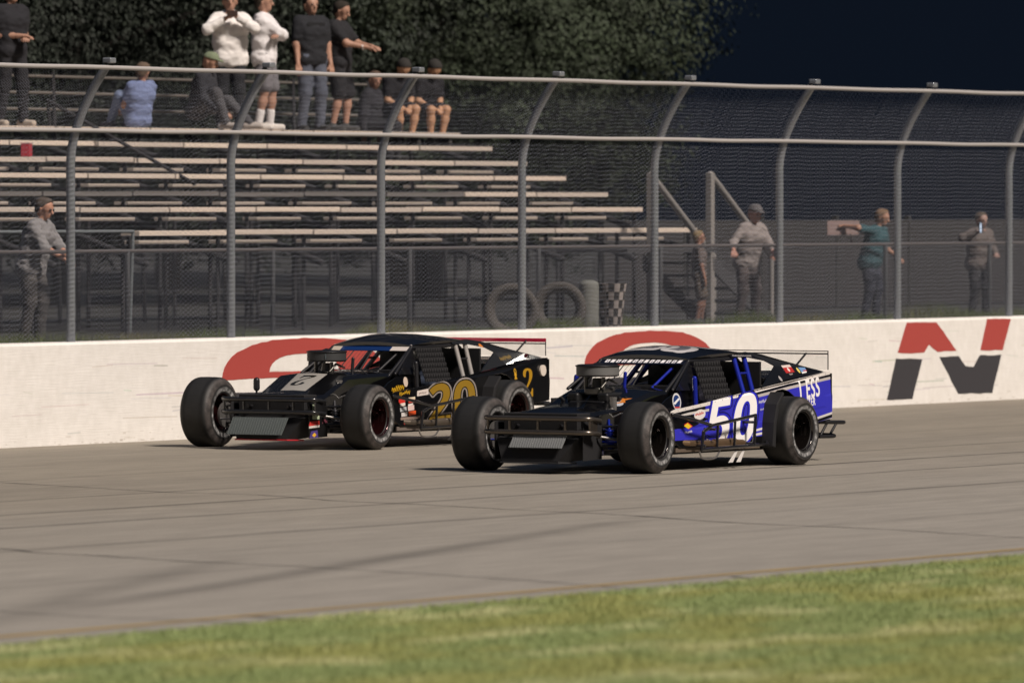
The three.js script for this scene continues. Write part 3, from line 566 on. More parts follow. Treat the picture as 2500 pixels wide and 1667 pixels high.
for (const [i, x] of [[0, 12.35], [1, 13.12]]) person({ label: ['person in dark shorts sitting bare-legged, left one of the pair at the deck end', 'person in dark top sitting bare-legged at the very right end of the deck'][i], at: [x, 3.65, -9.45], turn: -.5 + i * .1, seat: .22, floor: -.22, lean: .42, shirt: [.011, .011, .015], sleeve: .7, pants: [.011, .011, .015], pantLength: .72, shoes: [.05, .05, .05], skin: [.42, .235, .14], hair: [.02, .018, .016], nod: .5, handL: [.06, 1.12, .34], handR: [-.06, 1.12, .34], footL: [.10, .06 - .15, .36], footR: [-.08, .06 - .15, .34], height: 1.72 });
{ const g = thing('green_light', 'tiny green glowing light above the seated pair on the deck', 'light', [13.55, 4.47, -9.5]); part('lamp', new THREE.CapsuleGeometry(.012, .12, 4, 8).rotateX(1.4), new THREE.MeshStandardMaterial({ color: 0x000000, emissive: rgb(.06, .8, .5), emissiveIntensity: .8 }), g); }
// on the walkway behind the low fence
person({ label: 'person in grey polo shirt and sunglasses leaning on the low fence at left', at: [-6.62, 1.04, -2.5], height: 1.68, turn: .1, lean: .26, shirt: [.19, .185, .19], sleeve: 1.05, build: 1.08, pants: [.075, .07, .068], shoes: [.05, .05, .05], hair: [.06, .045, .035], glasses: true, handL: [.12, 1.12, .40], handR: [-.06, 1.13, .42], elbowL: [.8, -.5, -.2], elbowR: [-.8, -.5, -.2], hem: .22, loose: .02, fine: true, skin: [.40, .20, .13] });
person({ label: 'person in pale shirt and cap leaning on the low fence beside the stair', at: [10.15, 1.04, -2.5], height: 1.60, turn: -.35, lean: .26, shirt: [.22, .195, .19], sleeve: 1.5, pants: [.085, .07, .07], shoes: [.05, .05, .05], cap: [.09, .085, .09], handL: [.12, 1.14, .42], handR: [-.52, 1.14, .26], elbowL: [.6, -.6, -.2], elbowR: [-.6, -.8, -.2], hem: .2, loose: .02, skin: [.42, .22, .17] });
person({ label: 'fair-haired person in light top beside the stair, half behind its post', at: [9.38, 1.04, -2.8], height: 1.24, turn: .6, shirt: [.11, .09, .085], sleeve: .8, pants: [.10, .08, .065], pantLength: .9, shoes: [.1, .1, .1], hair: [.18, .13, .07], skin: [.26, .14, .10] });
const teal = person({ label: 'person in teal shirt holding a flat pink sign at shoulder height', at: [13.72, 1.04, -2.55], height: 1.55, turn: .1, lean: .30, shirt: [.025, .07, .085], sleeve: .8, build: 1.1, pants: [.035, .04, .06], shoes: [.05, .05, .05], hair: [.16, .10, .06], handR: [-.36, 1.36, -.42], handL: [.15, 1.1, .36], elbowR: [-1, .1, .2], hem: .24, loose: .03 });
{ const g = thing('flat_sign', 'flat pinkish sign panel held up by the person in teal', 'sign', [13.40, 2.31, -2.80], -1.03); part('panel', new RoundedBoxGeometry(.44, .2, .02, 2, .006), std(rgb(.30, .22, .21), .7), g); part('grip', rod([.10, -.08, .014], [.12, -.24, .014], .012), std(rgb(.1, .08, .08), .7), g); }
const call = person({ label: 'person in beige jacket and dark trousers at the right edge holding a lit phone', at: [17.05, 1.04, -2.6], height: 1.48, turn: -.4, lean: .12, shirt: [.10, .085, .08], sleeve: 1.9, build: 1.1, pants: [.03, .03, .036], shoes: [.03, .03, .03], hair: [.09, .07, .055], handR: [-.30, 1.46, .26], handL: [.1, 1.1, .32], hem: .26, loose: .03, skin: [.30, .19, .16] });
{ const p = inWorld(call, add3(call.wrists[0], [-.01, .06, .09])), g = thing('lit_phone', 'phone with a bright white light held by the person in beige', 'phone', p, -2.0); part('phone_body', new RoundedBoxGeometry(.075, .15, .01, 2, .004), std(rgb(.03, .03, .03), .4), g); part('screen_light', new RoundedBoxGeometry(.03, .13, .004, 1, .001).translate(.015, 0, .008), new THREE.MeshStandardMaterial({ color: 0x000000, emissive: rgb(.7, .82, 1), emissiveIntensity: 1.2, side: THREE.DoubleSide }), g); }
{ const g = thing('red_box', 'small red box standing on a left bleacher bench', 'box', [1.0, 3.236, -7.85], .3); part('carton', new RoundedBoxGeometry(.12, .16, .12, 2, .01).translate(0, .08, 0), std(rgb(.34, .03, .045), .5), g); part('lid', new RoundedBoxGeometry(.125, .02, .125, 2, .006).translate(0, .17, 0), std(rgb(.4, .2, .2), .5), g); }

// ---------------------------------------------------------------- the two race cars
// Car axes: x to the rear from the front axle, y up, z to the car's left (the side seen).
const gloss = (c, extra = {}) => new THREE.MeshPhysicalMaterial({ color: c, roughness: .32, specularIntensity: .35, clearcoat: 1, clearcoatRoughness: .04, side: THREE.DoubleSide, ...extra });
function tyreGeo(R, w, rim) { // profile round the z axis: sidewalls bulge, square shoulder, groove at the bead
  const h = w / 2, p = [[rim - .012, -h + .045], [rim + .012, -h + .012], [rim + .05, -h + .002], [rim + .085, -h - .004], [R - .045, -h + .012], [R - .018, -h + .034], [R - .004, -h + .062], [R, -h + .1], [R + .002, 0]];
  const prof = [...p, ...p.slice(0, -1).reverse().map(([r, z]) => [r, -z])].map(([r, z]) => new THREE.Vector2(r, z));
  const g = new THREE.LatheGeometry(new THREE.SplineCurve(prof).getPoints(64), 96); g.rotateX(Math.PI / 2);
  return mapUV(g, (x, y, z) => [Math.atan2(y, x) / 6.28318 + .5, (Math.hypot(x, y) - rim) / (R - rim) * .5 + (Math.abs(z) > h - .06 ? 0 : .5)]);
}
const tyreMap = tex(canvas(1024, 256, (c, W, H) => { // top half: tread, bottom half: sidewall from shoulder (top) to bead (bottom)
  const im = c.createImageData(W, H);
  for (let j = 0; j < H; j++) for (let i = 0; i < W; i++) {
    const a = i / W * 6.2832, o = (j * W + i) * 4, v = 1 - j / H; let k, r = 1, g = 1, b = 1;
    if (v > .5) k = 14 + 5 * noise(Math.cos(a) * 8, Math.sin(a) * 8, j * .2) + (rnd() - .5) * 5;
    else {
      const t = v * 2; // 0 bead .. 1 shoulder: scuffed, dusted rubber with a chalked band near the bead
      const dust = .55 + .5 * noise(Math.cos(a) * 5, Math.sin(a) * 5, t * 3) + .35 * noise(Math.cos(a) * 30, Math.sin(a) * 30, t * 9);
      const band = sstep(.12, .2, t) * (1 - sstep(.40, .48, t)), brown = sstep(.5, .6, t) * (1 - sstep(.86, .97, t));
      k = 28 + 125 * band * dust + 48 * brown * dust + (rnd() - .5) * 10; r = 1 + .08 * brown; b = 1 - .03 * brown;
      if (t > .22 && t < .38) { const s = (i / W * 26) % 1, q = Math.floor(i / W * 26); if (q % 13 < 8 && s > .2 && s < .8 && noise(q * 3.3, 4, Math.floor(s * 4)) > -.15) k += 46 * Math.abs(noise(i * .08, j * .2, 1)) + 26; }
    }
    im.data.set([k * r, k * g, k * b, 255], o);
  }
  c.putImageData(im, 0, 0);
}), true);
const tyreMat = std(rgb(1, 1, 1), .62, 0, { map: tyreMap, bumpMap: roughGrain, bumpScale: .001 });
function rimGeo(rim, w, dish) {
  const h = w / 2;
  const outer = [[rim + .008, -h + .03], [rim + .010, -h + .012], [rim - .002, h * 0 - h + .02], [rim - .012, -h + .06], [rim - .018, 0], [rim - .012, h - .05], [rim - .002, h - .016], [rim + .010, h - .010], [rim + .008, h - .03]];
  const barrel = new THREE.LatheGeometry(outer.map((p) => new THREE.Vector2(...p)), 64);
  const disc = new THREE.LatheGeometry([[.0, dish + .02], [.05, dish + .02], [.06, dish], [.10, dish - .012], [rim - .05, dish - .02], [rim - .018, dish - .005]].map((p) => new THREE.Vector2(...p)), 48);
  return [barrel, disc].map((g) => g.rotateX(Math.PI / 2));
}
function makeCar(K) {
  const car = thing(K.name, K.label, 'race car', K.at, K.turn || 0, undefined);
  const P = K.paint, tube = K.tube, blk = std(rgb(.009, .009, .011), .45, .1), flatBlk = std(rgb(.0055, .0055, .007), .8), steel = std(rgb(.32, .31, .30), .35, .8);
  const part_ = (n, g, m, p = car, l) => part(n, g, m, p, l);
  // chassis: floor, inner tub and frame rails
  part_('floor_pan', [box(3.5, .03, 1.3, 2.1, .17, 0), box(.03, .5, 1.18, 1.12, .5, 0), box(.03, .86, 1.30, 2.72, .61, 0), box(2.4, .5, .02, 2.0, .45, -.66)], flatBlk);
  part_('frame_rail', [-1, 1].map((s) => rods([[-.45, .24, s * .3], [.2, .22, s * .34], [.9, .2, s * .5], [2.5, .2, s * .55], [3.0, .42, s * .45], [4.0, .42, s * .5]], .028, 8)), blk);
  // hood from the beak to the foot of the windscreen
  const ring = (x, w, t, bt, cr = .02) => [[x, bt, -w], [x, t - .05, -w], [x, t - .012, -w + .035], [x, t + cr * .6, -w * .5], [x, t + cr, 0], [x, t + cr * .6, w * .5], [x, t - .012, w - .035], [x, t - .05, w], [x, bt, w]];
  const hoodMat = K.hoodMap ? gloss(rgb(1, 1, 1), { map: K.hoodMap }) : P;
  part_('hood', mapUV(loft(K.hood.map((h) => ring(...h)), .5), (x, y, z) => [(x + .6) / 1.9, (z + .6) / 1.2]), hoodMat);
  // cowl sides beside the engine
  for (const s of [1, -1]) {
    const g = plate([[.50, .40], [.50, .52], [.85, .70], [1.12, .785], [1.52, .775], [1.52, .45]], .014, .003, (x, y, z) => [x, y, s * (.64 - (y - .5) * .12) + z]);
    part_('cowl_panel', mapUV(g, (x, y) => [(x - .45) / 1.1, (y - .35) / .45]), s > 0 && K.cowlMap ? gloss(rgb(1, 1, 1), { map: K.cowlMap }) : P);
  }
  // door and quarter panels
  const side = [[.66, .30], [.66, .585], [.74, .605], [1.41, .665], [2.15, .745], [3.13, .845], [3.97, .915], [4.06, .915], [4.085, .66], [4.05, .44], [3.60, .40]];
  for (let i = 0; i <= 10; i++) { const a = lerp(.12, Math.PI * .92, i / 10); side.push([2.93 + .45 * Math.cos(a), .34 + .42 * Math.sin(a)]); }
  side.push([2.46, .23], [.8, .23]);
  for (const s of [1, -1]) {
    const g = plate(side, .016, .004, (x, y, z) => [x, y, s * (.80 - (y - .3) * .06 - .05 * sstep(3.2, 4.1, x)) + z]);
    part_('side_panel', mapUV(g, (x, y) => [(x - .6) / 3.5, (y - .2) / .75]), s > 0 ? gloss(rgb(1, 1, 1), { map: K.sideMap, roughness: .4 }) : P);
  }
  // roof
  const roofRing = (x, w, e, c) => { const o = []; for (let i = 0; i <= 8; i++) { const t = i / 4 - 1; o.push([x, e + (c - e) * (1 - Math.pow(Math.abs(t), 2.4)), t * w]); } for (let i = 8; i >= 0; i--) { const t = i / 4 - 1; o.push([x, e - .028 + (c - e) * .8 * (1 - Math.pow(Math.abs(t), 2.4)), t * (w - .01)]); } return o; };
  part_('roof', mapUV(loft([roofRing(1.50, .50, 1.085, 1.125), roofRing(1.56, .515, 1.095, 1.15), roofRing(1.7, .53, 1.11, 1.19), roofRing(1.9, .535, 1.125, 1.212), roofRing(2.2, .535, 1.135, 1.205), roofRing(2.5, .53, 1.13, 1.18), roofRing(2.68, .52, 1.12, 1.155)], .5), (x, y, z) => [(x - 1.45) / 1.25, (z + .55) / 1.1]), gloss(rgb(1, 1, 1), { map: K.roofMap, roughness: .38 }));
  part_('visor_strip', mapUV(plate([[-.51, 0], [.51, 0], [.50, .11], [-.50, .11]], .008, .002, (x, y, z) => [1.425 + y * .80 - z * .6 + .08 * x * x, 1.042 + y * .58 + z * .8 - .05 * x * x, x]), (x, y, z) => [(z + .5), (y + .05 * z * z - 1.042) / .064]), gloss(rgb(1, 1, 1), { map: K.visorMap, roughness: .5 }));
  // pillars and roll cage
  for (const s of [1, -1]) part_('vent_panel', plate([[1.03, .785], [1.50, 1.055], [1.46, .775]], .01, .002, (x, y, z) => [x, y, s * (.66 - (y - .72) * .42) + z]), s > 0 ? P : flatBlk);
  for (const s of [1, -1]) part_('windscreen_pillar', rods([[1.52, 1.07, s * .50], [1.02, .79, s * .60]], .018), blk);
  part_('windscreen_brace', [rods([[1.54, 1.09, .02], [1.12, .77, .05]], .011), rods([[1.53, 1.08, -.2], [1.1, .78, -.22]], .006)], blk);
  part_('windscreen_mesh', Array.from({ length: 9 }, (_, i) => rod([1.53, 1.08, -.44 + i * .05], [1.1, .785, -.50 + i * .055], .0018, 5)), blk);
  for (const s of [1, -1]) {
    const z = (y) => s * (.72 - (y - .74) * .6);
    part_('cage_bar', rods([[2.41, 1.09, z(1.09)], [2.23, .72, z(.72)]], .026), tube);
    part_('cage_bar', rods([[2.62, 1.09, z(1.09)], [2.43, .74, z(.74)]], .026), tube);
    part_('cage_bar', rods([[2.33, .93, z(.93)], [2.53, .93, z(.93)]], .012), K.tubeFront ?? tube);
    part_('cage_bar', [rods([[2.45, 1.08, z(1.09)], [1.5, 1.06, z(1.1)]], .022), rods([[1.5, 1.06, z(1.1)], [1.02, .77, s * .52]], .02)], blk);
    part_('cage_bar', rods([[1.32, .90, s * .68], [1.31, .60, s * .70]], .026), K.tubeFront ?? tube);
    part_('cage_bar', rods([[2.5, 1.08, s * .48], [3.5, .55, s * .4]], .022), blk);
  }
  part_('cage_bar', rods([[2.48, 1.09, -.5], [2.48, 1.10, .5]], .022), blk);
  part_('cage_bar', rods([[1.16, .80, .28], [1.48, 1.0, .34]], .015), K.tubeFront ?? tube);
  part_('cage_bar', rods([[1.0, .80, .06], [1.02, .95, .06]], .018), K.tubeFront ?? tube);
  // quarter window panels from the roof to the tail
  for (const s of [1, -1]) {
    const g = plate([[2.30, 1.125], [2.66, 1.14], [2.95, 1.11], [3.26, 1.05], [3.71, .972], [4.05, .918], [3.13, .852], [2.50, .785], [3.05, .99], [2.92, 1.045], [2.62, 1.085], [2.30, 1.09]], .012, .003, (x, y, z) => [x, y, s * (.755 - (y - .82) * .78 - .03 * sstep(3.3, 4.05, x)) + z]);
    part_('quarter_window_panel', mapUV(g, (x, y) => [(x - 2.25) / 1.85, (y - .75) / .42]), s > 0 ? gloss(rgb(1, 1, 1), { map: K.sailMap, roughness: .3 }) : P);
  }
  part_('rear_deck', loft([[3.05, .86], [3.5, .895], [4.06, .91]].map(([x, y]) => [[x, y - .02, -.72], [x, y, -.71], [x, y + .012, 0], [x, y, .71], [x, y - .02, .72]])), P);
  part_('tail_panel', box(.014, .46, 1.48, 4.06, .67, 0, .004), P);
  part_('tail_light', [new THREE.CylinderGeometry(.062, .062, .02, 24).rotateX(Math.PI / 2).translate(3.90, .775, K.light ? .752 : .70)], K.light ? std(rgb(.62, .55, .48), .35) : flatBlk);
  // spoiler: clear blade, dark edge rod, braces
  const sp = part_('spoiler', box(.006, .185, 1.36, 4.03, 1.03, .03), new THREE.MeshPhysicalMaterial({ color: rgb(.93, .93, .93), roughness: .05, transmission: 1, thickness: 0, ior: 1.3 }));
  part('top_edge', box(.014, K.spoilerEdge, 1.37, 4.03, 1.125 - K.spoilerEdge / 2 + .006, .03, .003), K.spoilerMat, sp);
  part('top_rod', rod([4.022, 1.105 - K.spoilerEdge * .8, -.65], [4.022, 1.105 - K.spoilerEdge * .8, .71], .007), blk, sp);
  for (const z of [-.42, .46]) part('brace', rods([[3.72, .93, z], [4.02, 1.10, z]], .011), blk, sp);
  for (const z of [-.65, .712]) part('end_strip', box(.012, .19, .006, 4.03, 1.03, z), blk, sp);
  // window net: woven straps
  {
    const gs = [], f = (x, y) => [x + (y - .72) * .28, y, .735 - (y - .74) * .55];
    const strap = (a, b, w, t) => { const A = f(...a), B = f(...b); const d = V(...B).sub(V(...A)), g = new THREE.BoxGeometry(t, d.length(), w); g.rotateY(Math.PI / 2); g.translate(0, d.length() / 2, 0); g.applyQuaternion(new THREE.Quaternion().setFromUnitVectors(V(0, 1, 0), d.normalize())); g.translate(...A); return g; };
    for (let i = 0; i < 10; i++) { const x = 1.43 + i * .052; gs.push(strap([x, .70], [x, 1.055], .005, .036)); }
    for (let j = 0; j < 7; j++) { const y = .715 + j * .055; const A = f(1.41, y), B = f(1.92, y); gs.push(box(.53, .034, .006, (A[0] + B[0]) / 2, y, A[2] + .006)); }
    part_('window_net', gs, std(rgb(.014, .014, .016), .9, 0, { bumpMap: roughGrain, bumpScale: .002 }));
  }
  // cockpit
  part_('seat', [plate([[1.95, .22], [2.35, .22], [2.45, .98], [2.36, 1.0], [2.22, .36], [1.9, .34]], .46, .02)].map((g) => g.translate(0, 0, .16)), flatBlk);
  part_('steering_wheel', new THREE.TorusGeometry(.16, .014, 8, 28).rotateY(Math.PI / 2).rotateZ(-.3).translate(1.58, .72, .16), flatBlk);
  part_('dashboard', box(.05, .18, 1.1, 1.2, .74, 0, .01), flatBlk);
  // engine under the tall air cleaner
  {
    const e = part_('engine', [box(.55, .34, .42, .62, .52, 0, .03), ...[-1, 1].map((s) => box(.5, .1, .13, .62, .72, s * .17, .03)), ...[-1, 1].flatMap((s) => [0, 1, 2, 3].map((i) => new THREE.CylinderGeometry(.02, .02, .12, 8).rotateX(s * .8).translate(.44 + i * .12, .68, s * .30)))], std(rgb(.012, .012, .013), .5, .3));
    part('intake', [box(.32, .08, .18, .62, .78, 0, .02), new THREE.CylinderGeometry(.06, .075, .10, 16).translate(.6, .86, 0), ...[-.1, .1].map((z) => new THREE.CylinderGeometry(.02, .02, .12, 10).translate(.52, .86, z)), rods([[.45, .82, .12], [.55, .90, .14], [.7, .86, .15]], .012, 8)], std(rgb(.12, .115, .105), .35, .7), e);
    const a = part_('air_cleaner', new THREE.LatheGeometry([[0, .925], [.19, .925], [.212, .932], [.214, .945]].map((p) => new THREE.Vector2(...p)), 48).translate(.58, 0, 0), K.airBase);
    part('filter', new THREE.CylinderGeometry(.213, .213, .085, 64, 1, true).translate(.58, .985, 0), K.airFilter, a);
    part('lid', new THREE.LatheGeometry([[.214, 1.022], [.222, 1.026], [.222, 1.036], [.19, 1.046], [.05, 1.052], [.012, 1.068], [0, 1.068]].map((p) => new THREE.Vector2(...p)), 48).translate(.58, 0, 0), blk, a);
    if (K.airLabel) part('label', plate([[-.05, -.025], [.05, -.025], [.05, .025], [-.05, .025]], .003, 0, (x, y, z) => [.58 - .2085 * Math.cos(x / .208 - .55), .985 + y, .2085 * Math.sin(x / .208 - .55 + .9)]), std(rgb(.45, .52, .55), .6), a);
  }
  // front end: beak lip, valance, grille, bumper
  const v = (x, w, t, b) => [[x, b, -w], [x, t, -w], [x, t, w], [x, b, w]];
  part_('front_valance', loft([[[-.66, .115, -.36], [-.66, .13, -.36], [-.66, .13, .28], [-.66, .115, .28]], [[-.52, .115, -.38], [-.585, .34, -.46], [-.585, .34, .44], [-.52, .115, .33]], [[-.30, .14, -.42], [-.36, .40, -.50], [-.36, .40, .48], [-.30, .14, .40]]], .2), flatBlk);
  for (const s of [1, -1]) { const g = plate([[-.56, .13], [-.20, .14], [-.20, .46], [-.42, .53], [-.56, .50]], .01, .002, (x, y, z) => [x, y, s * .50 + z]); part_('nose_side_panel', mapUV(g, (x, y) => [(x + .6) / .45, (y - .1) / .45]), s > 0 && K.noseMap ? std(rgb(1, 1, 1), .5, 0, { map: K.noseMap }) : flatBlk); }
  part_('splitter_edge', rods([[-.45, .105, -.42], [-.668, .11, -.37], [-.668, .11, .29], [-.45, .105, .36]], .008), K.splitter);
  part_('grille_box', box(.25, .3, .84, -.40, .44, .0, .01), flatBlk);
  const gr = K.grille, gi = part_('radiator_grille', plate([[gr[0], gr[2]], [gr[1], gr[2]], [gr[1] + .02, gr[3]], [gr[0] + .02, gr[3]]], .012, .002, (x, y, z) => [-.635 + (y - .33) * .6 + z, y, x]), K.grilleMat);
  part('screen', [...Array.from({ length: 22 }, (_, i) => { const z = lerp(gr[0] + .02, gr[1] - .01, i / 21); return rod([-.644 + (gr[2] - .33) * .6, gr[2] + .005, z], [-.644 + (gr[3] - .33) * .6, gr[3] - .005, z], .003, 5); })], K.grilleMat, gi);
  {
    const b = part_('front_bumper', [...[.54, .405].map((y) => bend([[-.40, y - .02, -.66], [-.52, y, -.62], [-.60, y, -.52], [-.615, y, -.2], [-.615, y, .2], [-.60, y, .50], [-.555, y, .57], [-.40, y - .02, .60]], .025, 60, 12))], K.bumper);
    for (const z of [-.57, -.30, .02, .33]) part('upright', rod([-.607 + (Math.abs(z) > .5 ? .035 : 0), .405, z], [-.607 + (Math.abs(z) > .5 ? .035 : 0), .54, z], .014), K.bumper, b);
    part('end_plate', plate([[-.56, .405], [-.42, .385], [-.42, .52], [-.56, .54]], .02, .003, (x, y, z) => [x, y, .575 + z]), K.bumper, b);
    for (const z of [-.25, .25]) part('mount', rod([-.6, .47, z], [-.3, .45, z], .018), blk, b);
  }
  if (K.mirror) part_('front_pod', [new THREE.CapsuleGeometry(.035, .08, 4, 12).translate(-.2, .69, -.40), rod([-.2, .55, -.40], [-.2, .66, -.40], .012)], blk);
  // suspension and wheels
  const wheel = (x, z, R, w, steer, s) => {
    const t = new THREE.Group(); t.name = 'wheel'; t.position.set(x, R - .004, z); t.rotation.y = steer; car.add(t);
    part('tyre', tyreGeo(R, w, .197), tyreMat, t);
    const [barrel, disc] = rimGeo(.197, w - .01, s * -.05);
    part('rim', [barrel, disc], K.rim, t);
    part('hub', [new THREE.CylinderGeometry(.045, .05, .07, 20).rotateX(Math.PI / 2).translate(0, 0, s * -.02), ...Array.from({ length: 5 }, (_, i) => new THREE.CylinderGeometry(.012, .012, .03, 6).rotateX(Math.PI / 2).translate(.07 * Math.cos(i * 1.2566), .07 * Math.sin(i * 1.2566), s * -.03))], std(rgb(.18, .17, .16), .35, .8), t);
    return t;
  };
  wheel(0, .885, .352, .345, K.steer, 1); wheel(0, K.light ? -1.14 : -.99, K.light ? .380 : .366, .37, K.steer, -1);
  wheel(2.90, .885, .347, .36, 0, 1); wheel(2.90, -.95, .362, .38, 0, -1);
  for (const s of [1, -1]) {
    const zw = s > 0 ? .74 : K.light ? -.93 : -.82;
    part_('control_arm', [rods([[-.2, .26, s * .34], [0, .27, zw], [.25, .24, s * .36]], .016, 8), rods([[-.12, .46, s * .36], [0, .45, zw], [.16, .46, s * .38]], .013, 8)], blk);
    part_('brake', [new THREE.CylinderGeometry(.14, .14, .03, 28).rotateX(Math.PI / 2).translate(0, .35, zw), box(.09, .12, .06, .12, .38, zw, .01)], steel);
    const sh = part_('shock_absorber', [rod([-.02, .24, s * .50], [.02, .40, s * .46], .030, 14), rod([.02, .40, s * .46], [.04, .52, s * .44], .014)], K.shock);
    part('spring', new THREE.TubeGeometry(new THREE.CatmullRomCurve3(Array.from({ length: 41 }, (_, i) => V(-.02 + i * .0012 + .042 * Math.cos(i * .95), .27 + i * .005, s * (.497 - i * .0012) + .042 * Math.sin(i * .95)))), 120, .007, 6), K.shock, sh);
    part_('steering_link', [rods([[-.1, .30, s * .3], [-.12, .31, zw]], .010, 8), box(.1, .06, .1, -.14, .2, s * .42, .015)], K.shock);
  }
  part_('rear_axle', [rod([2.9, .35, -.8], [2.9, .35, .74], .05), new THREE.SphereGeometry(.15, 20, 14).translate(2.9, .35, 0)], blk);
  for (let i = 0; i < 4; i++) part_('header_pipe', rods([[.40 + i * .13, .63, .22], [.42 + i * .12, .58, .40], [.62 + i * .07, .40, .56], [.82 + i * .03, .31, .70 + i * .02]], .021, 9), K.exhaust);
  part_('sway_bar', rods([[-.16, .33, -.62], [-.30, .36, -.55], [-.30, .36, .55], [-.16, .33, .66]], .014, 8), steel);
  part_('brake_hose', bend([[.10, .52, .40], [.16, .58, .55], [.10, .50, .68], [.08, .42, .73]], .008, 24, 6), steel);
  part_('fluid_reservoir', [new THREE.CylinderGeometry(.035, .035, .11, 14).translate(.20, .66, .40), new THREE.CylinderGeometry(.038, .038, .02, 14).translate(.20, .725, .40)], steel);
  // exhaust along the sill, sill, guard ahead of the rear tyre, nerf bar
  part_('exhaust', [rods([[.62, .30, .66], [.95, .27, .82], [1.45, .258, .83]], .030, 14), rod([1.44, .258, .83], [1.84, .258, .84], .042, 20), rods([[1.84, .258, .84], [1.98, .25, .86]], .03, 14)], K.exhaust);
  part_('sill', plate([[.75, .18], [2.45, .18], [2.45, .225], [.75, .225]], .02, .004, (x, y, z) => [x, y, .785 + z]), K.sill);
  part_('tyre_guard', plate([[2.46, .20], [2.52, .18], [2.54, .42], [2.60, .60], [2.70, .72], [2.68, .74], [2.55, .62], [2.49, .44]], .16, .01, (x, y, z) => [x, y, z + .86]), flatBlk);
  {
    const Z = .93;
    const nb = part_('nerf_bar', [rods([[.66, .56, .80], [.9, .50, Z], [1.24, .44, Z], [2.12, .52, Z], [2.08, .22, Z], [1.02, .205, Z], [1.06, .38, Z], [1.24, .44, Z]], .017), rods([[2.08, .22, Z], [2.42, .22, .90], [2.50, .26, .84], [2.52, .45, .80]], .017), rods([[1.35, .45, Z], [1.33, .21, Z]], .014), rods([[1.70, .48, Z], [1.68, .215, Z]], .014)], K.nerf);
    part('mount', [[1.3, .40], [2.1, .45], [1.1, .24], [2.05, .24]].map(([x, y]) => rod([x, y, .74], [x, y, Z], .014)), K.nerf, nb);
    part('lower_loop', bend([[.98, .19, Z], [1.02, .13, Z], [1.3, .12, Z], [1.45, .19, .9]], .009, 30, 8), steel, nb);
    part('skid', [plate([[1.62, .06], [1.70, .06], [1.80, .17], [1.76, .17]], .01, .002), plate([[1.78, .06], [1.86, .06], [1.94, .17], [1.90, .17]], .01, .002)].map((g) => g.translate(0, 0, .9)), K.skid, nb);
  }
  {
    const rb = part_('rear_bumper', [bend([[4.0, .40, -.60], [4.38, .39, -.64], [4.50, .385, -.56], [4.50, .385, .60], [4.40, .39, .69], [4.0, .40, .62]], .020, 60, 10), bend([[4.0, .25, -.60], [4.26, .25, -.62], [4.36, .26, -.52], [4.36, .26, .56], [4.26, .25, .66], [4.0, .25, .62]], .018, 60, 10)], blk);
    for (const z of [-.45, 0, .45, .57]) part('upright', rods([[z > .5 ? 4.33 : 4.36, .26, z], [z > .5 ? 4.48 : 4.50, .385, z]], .014), blk, rb);
    part('top_plate', box(.34, .014, 1.0, 4.30, .408, 0, .004), blk, rb);
  }
  return car;
}
// ---- artwork
const scribble = (a, x, y, w, h, col, slope = .05) => { a.c.strokeStyle = col; a.c.lineWidth = h * .22 * a.k; a.c.lineJoin = 'round'; a.c.beginPath(); const n = Math.max(4, Math.round(w / h * 3)); for (let i = 0; i <= n; i++) { const px = x + w * i / n, py = y + slope * w * i / n + h * (i % 2 ? rr(.55, 1) : rr(0, .35)); i ? a.c.lineTo(a.X(px), a.Y(py)) : a.c.moveTo(a.X(px), a.Y(py)); } a.c.stroke(); };
const rivets = (a, pts) => { for (const [x, y] of pts) a.oval(x, y, .006, .006, '#77777a'); };
const metres = { side: [.6, 4.1, .2, .95], sail: [2.25, 4.1, .75, 1.17], cowl: [.45, 1.55, .35, .80], roof: [1.45, 2.70, -.55, .55], hood: [-.6, 1.3, -.6, .6], visor: [-.5, .5, 1.03, 1.105] };
const blotches = (a, n, box, cols, r0, r1) => { for (let i = 0; i < n; i++) a.oval(rr(box[0], box[1]), rr(box[2], box[3]), rr(r0, r1), rr(r0, r1) * .6, cols[Math.floor(rnd() * cols.length)]); };
const belt = (x) => (x < 1.41 ? lerp(.605, .665, (x - .74) / .67) : x < 2.15 ? lerp(.665, .745, (x - 1.41) / .74) : x < 3.13 ? lerp(.745, .845, (x - 2.15) / .98) : lerp(.845, .915, (x - 3.13) / .84));
const BK = '#08080a';
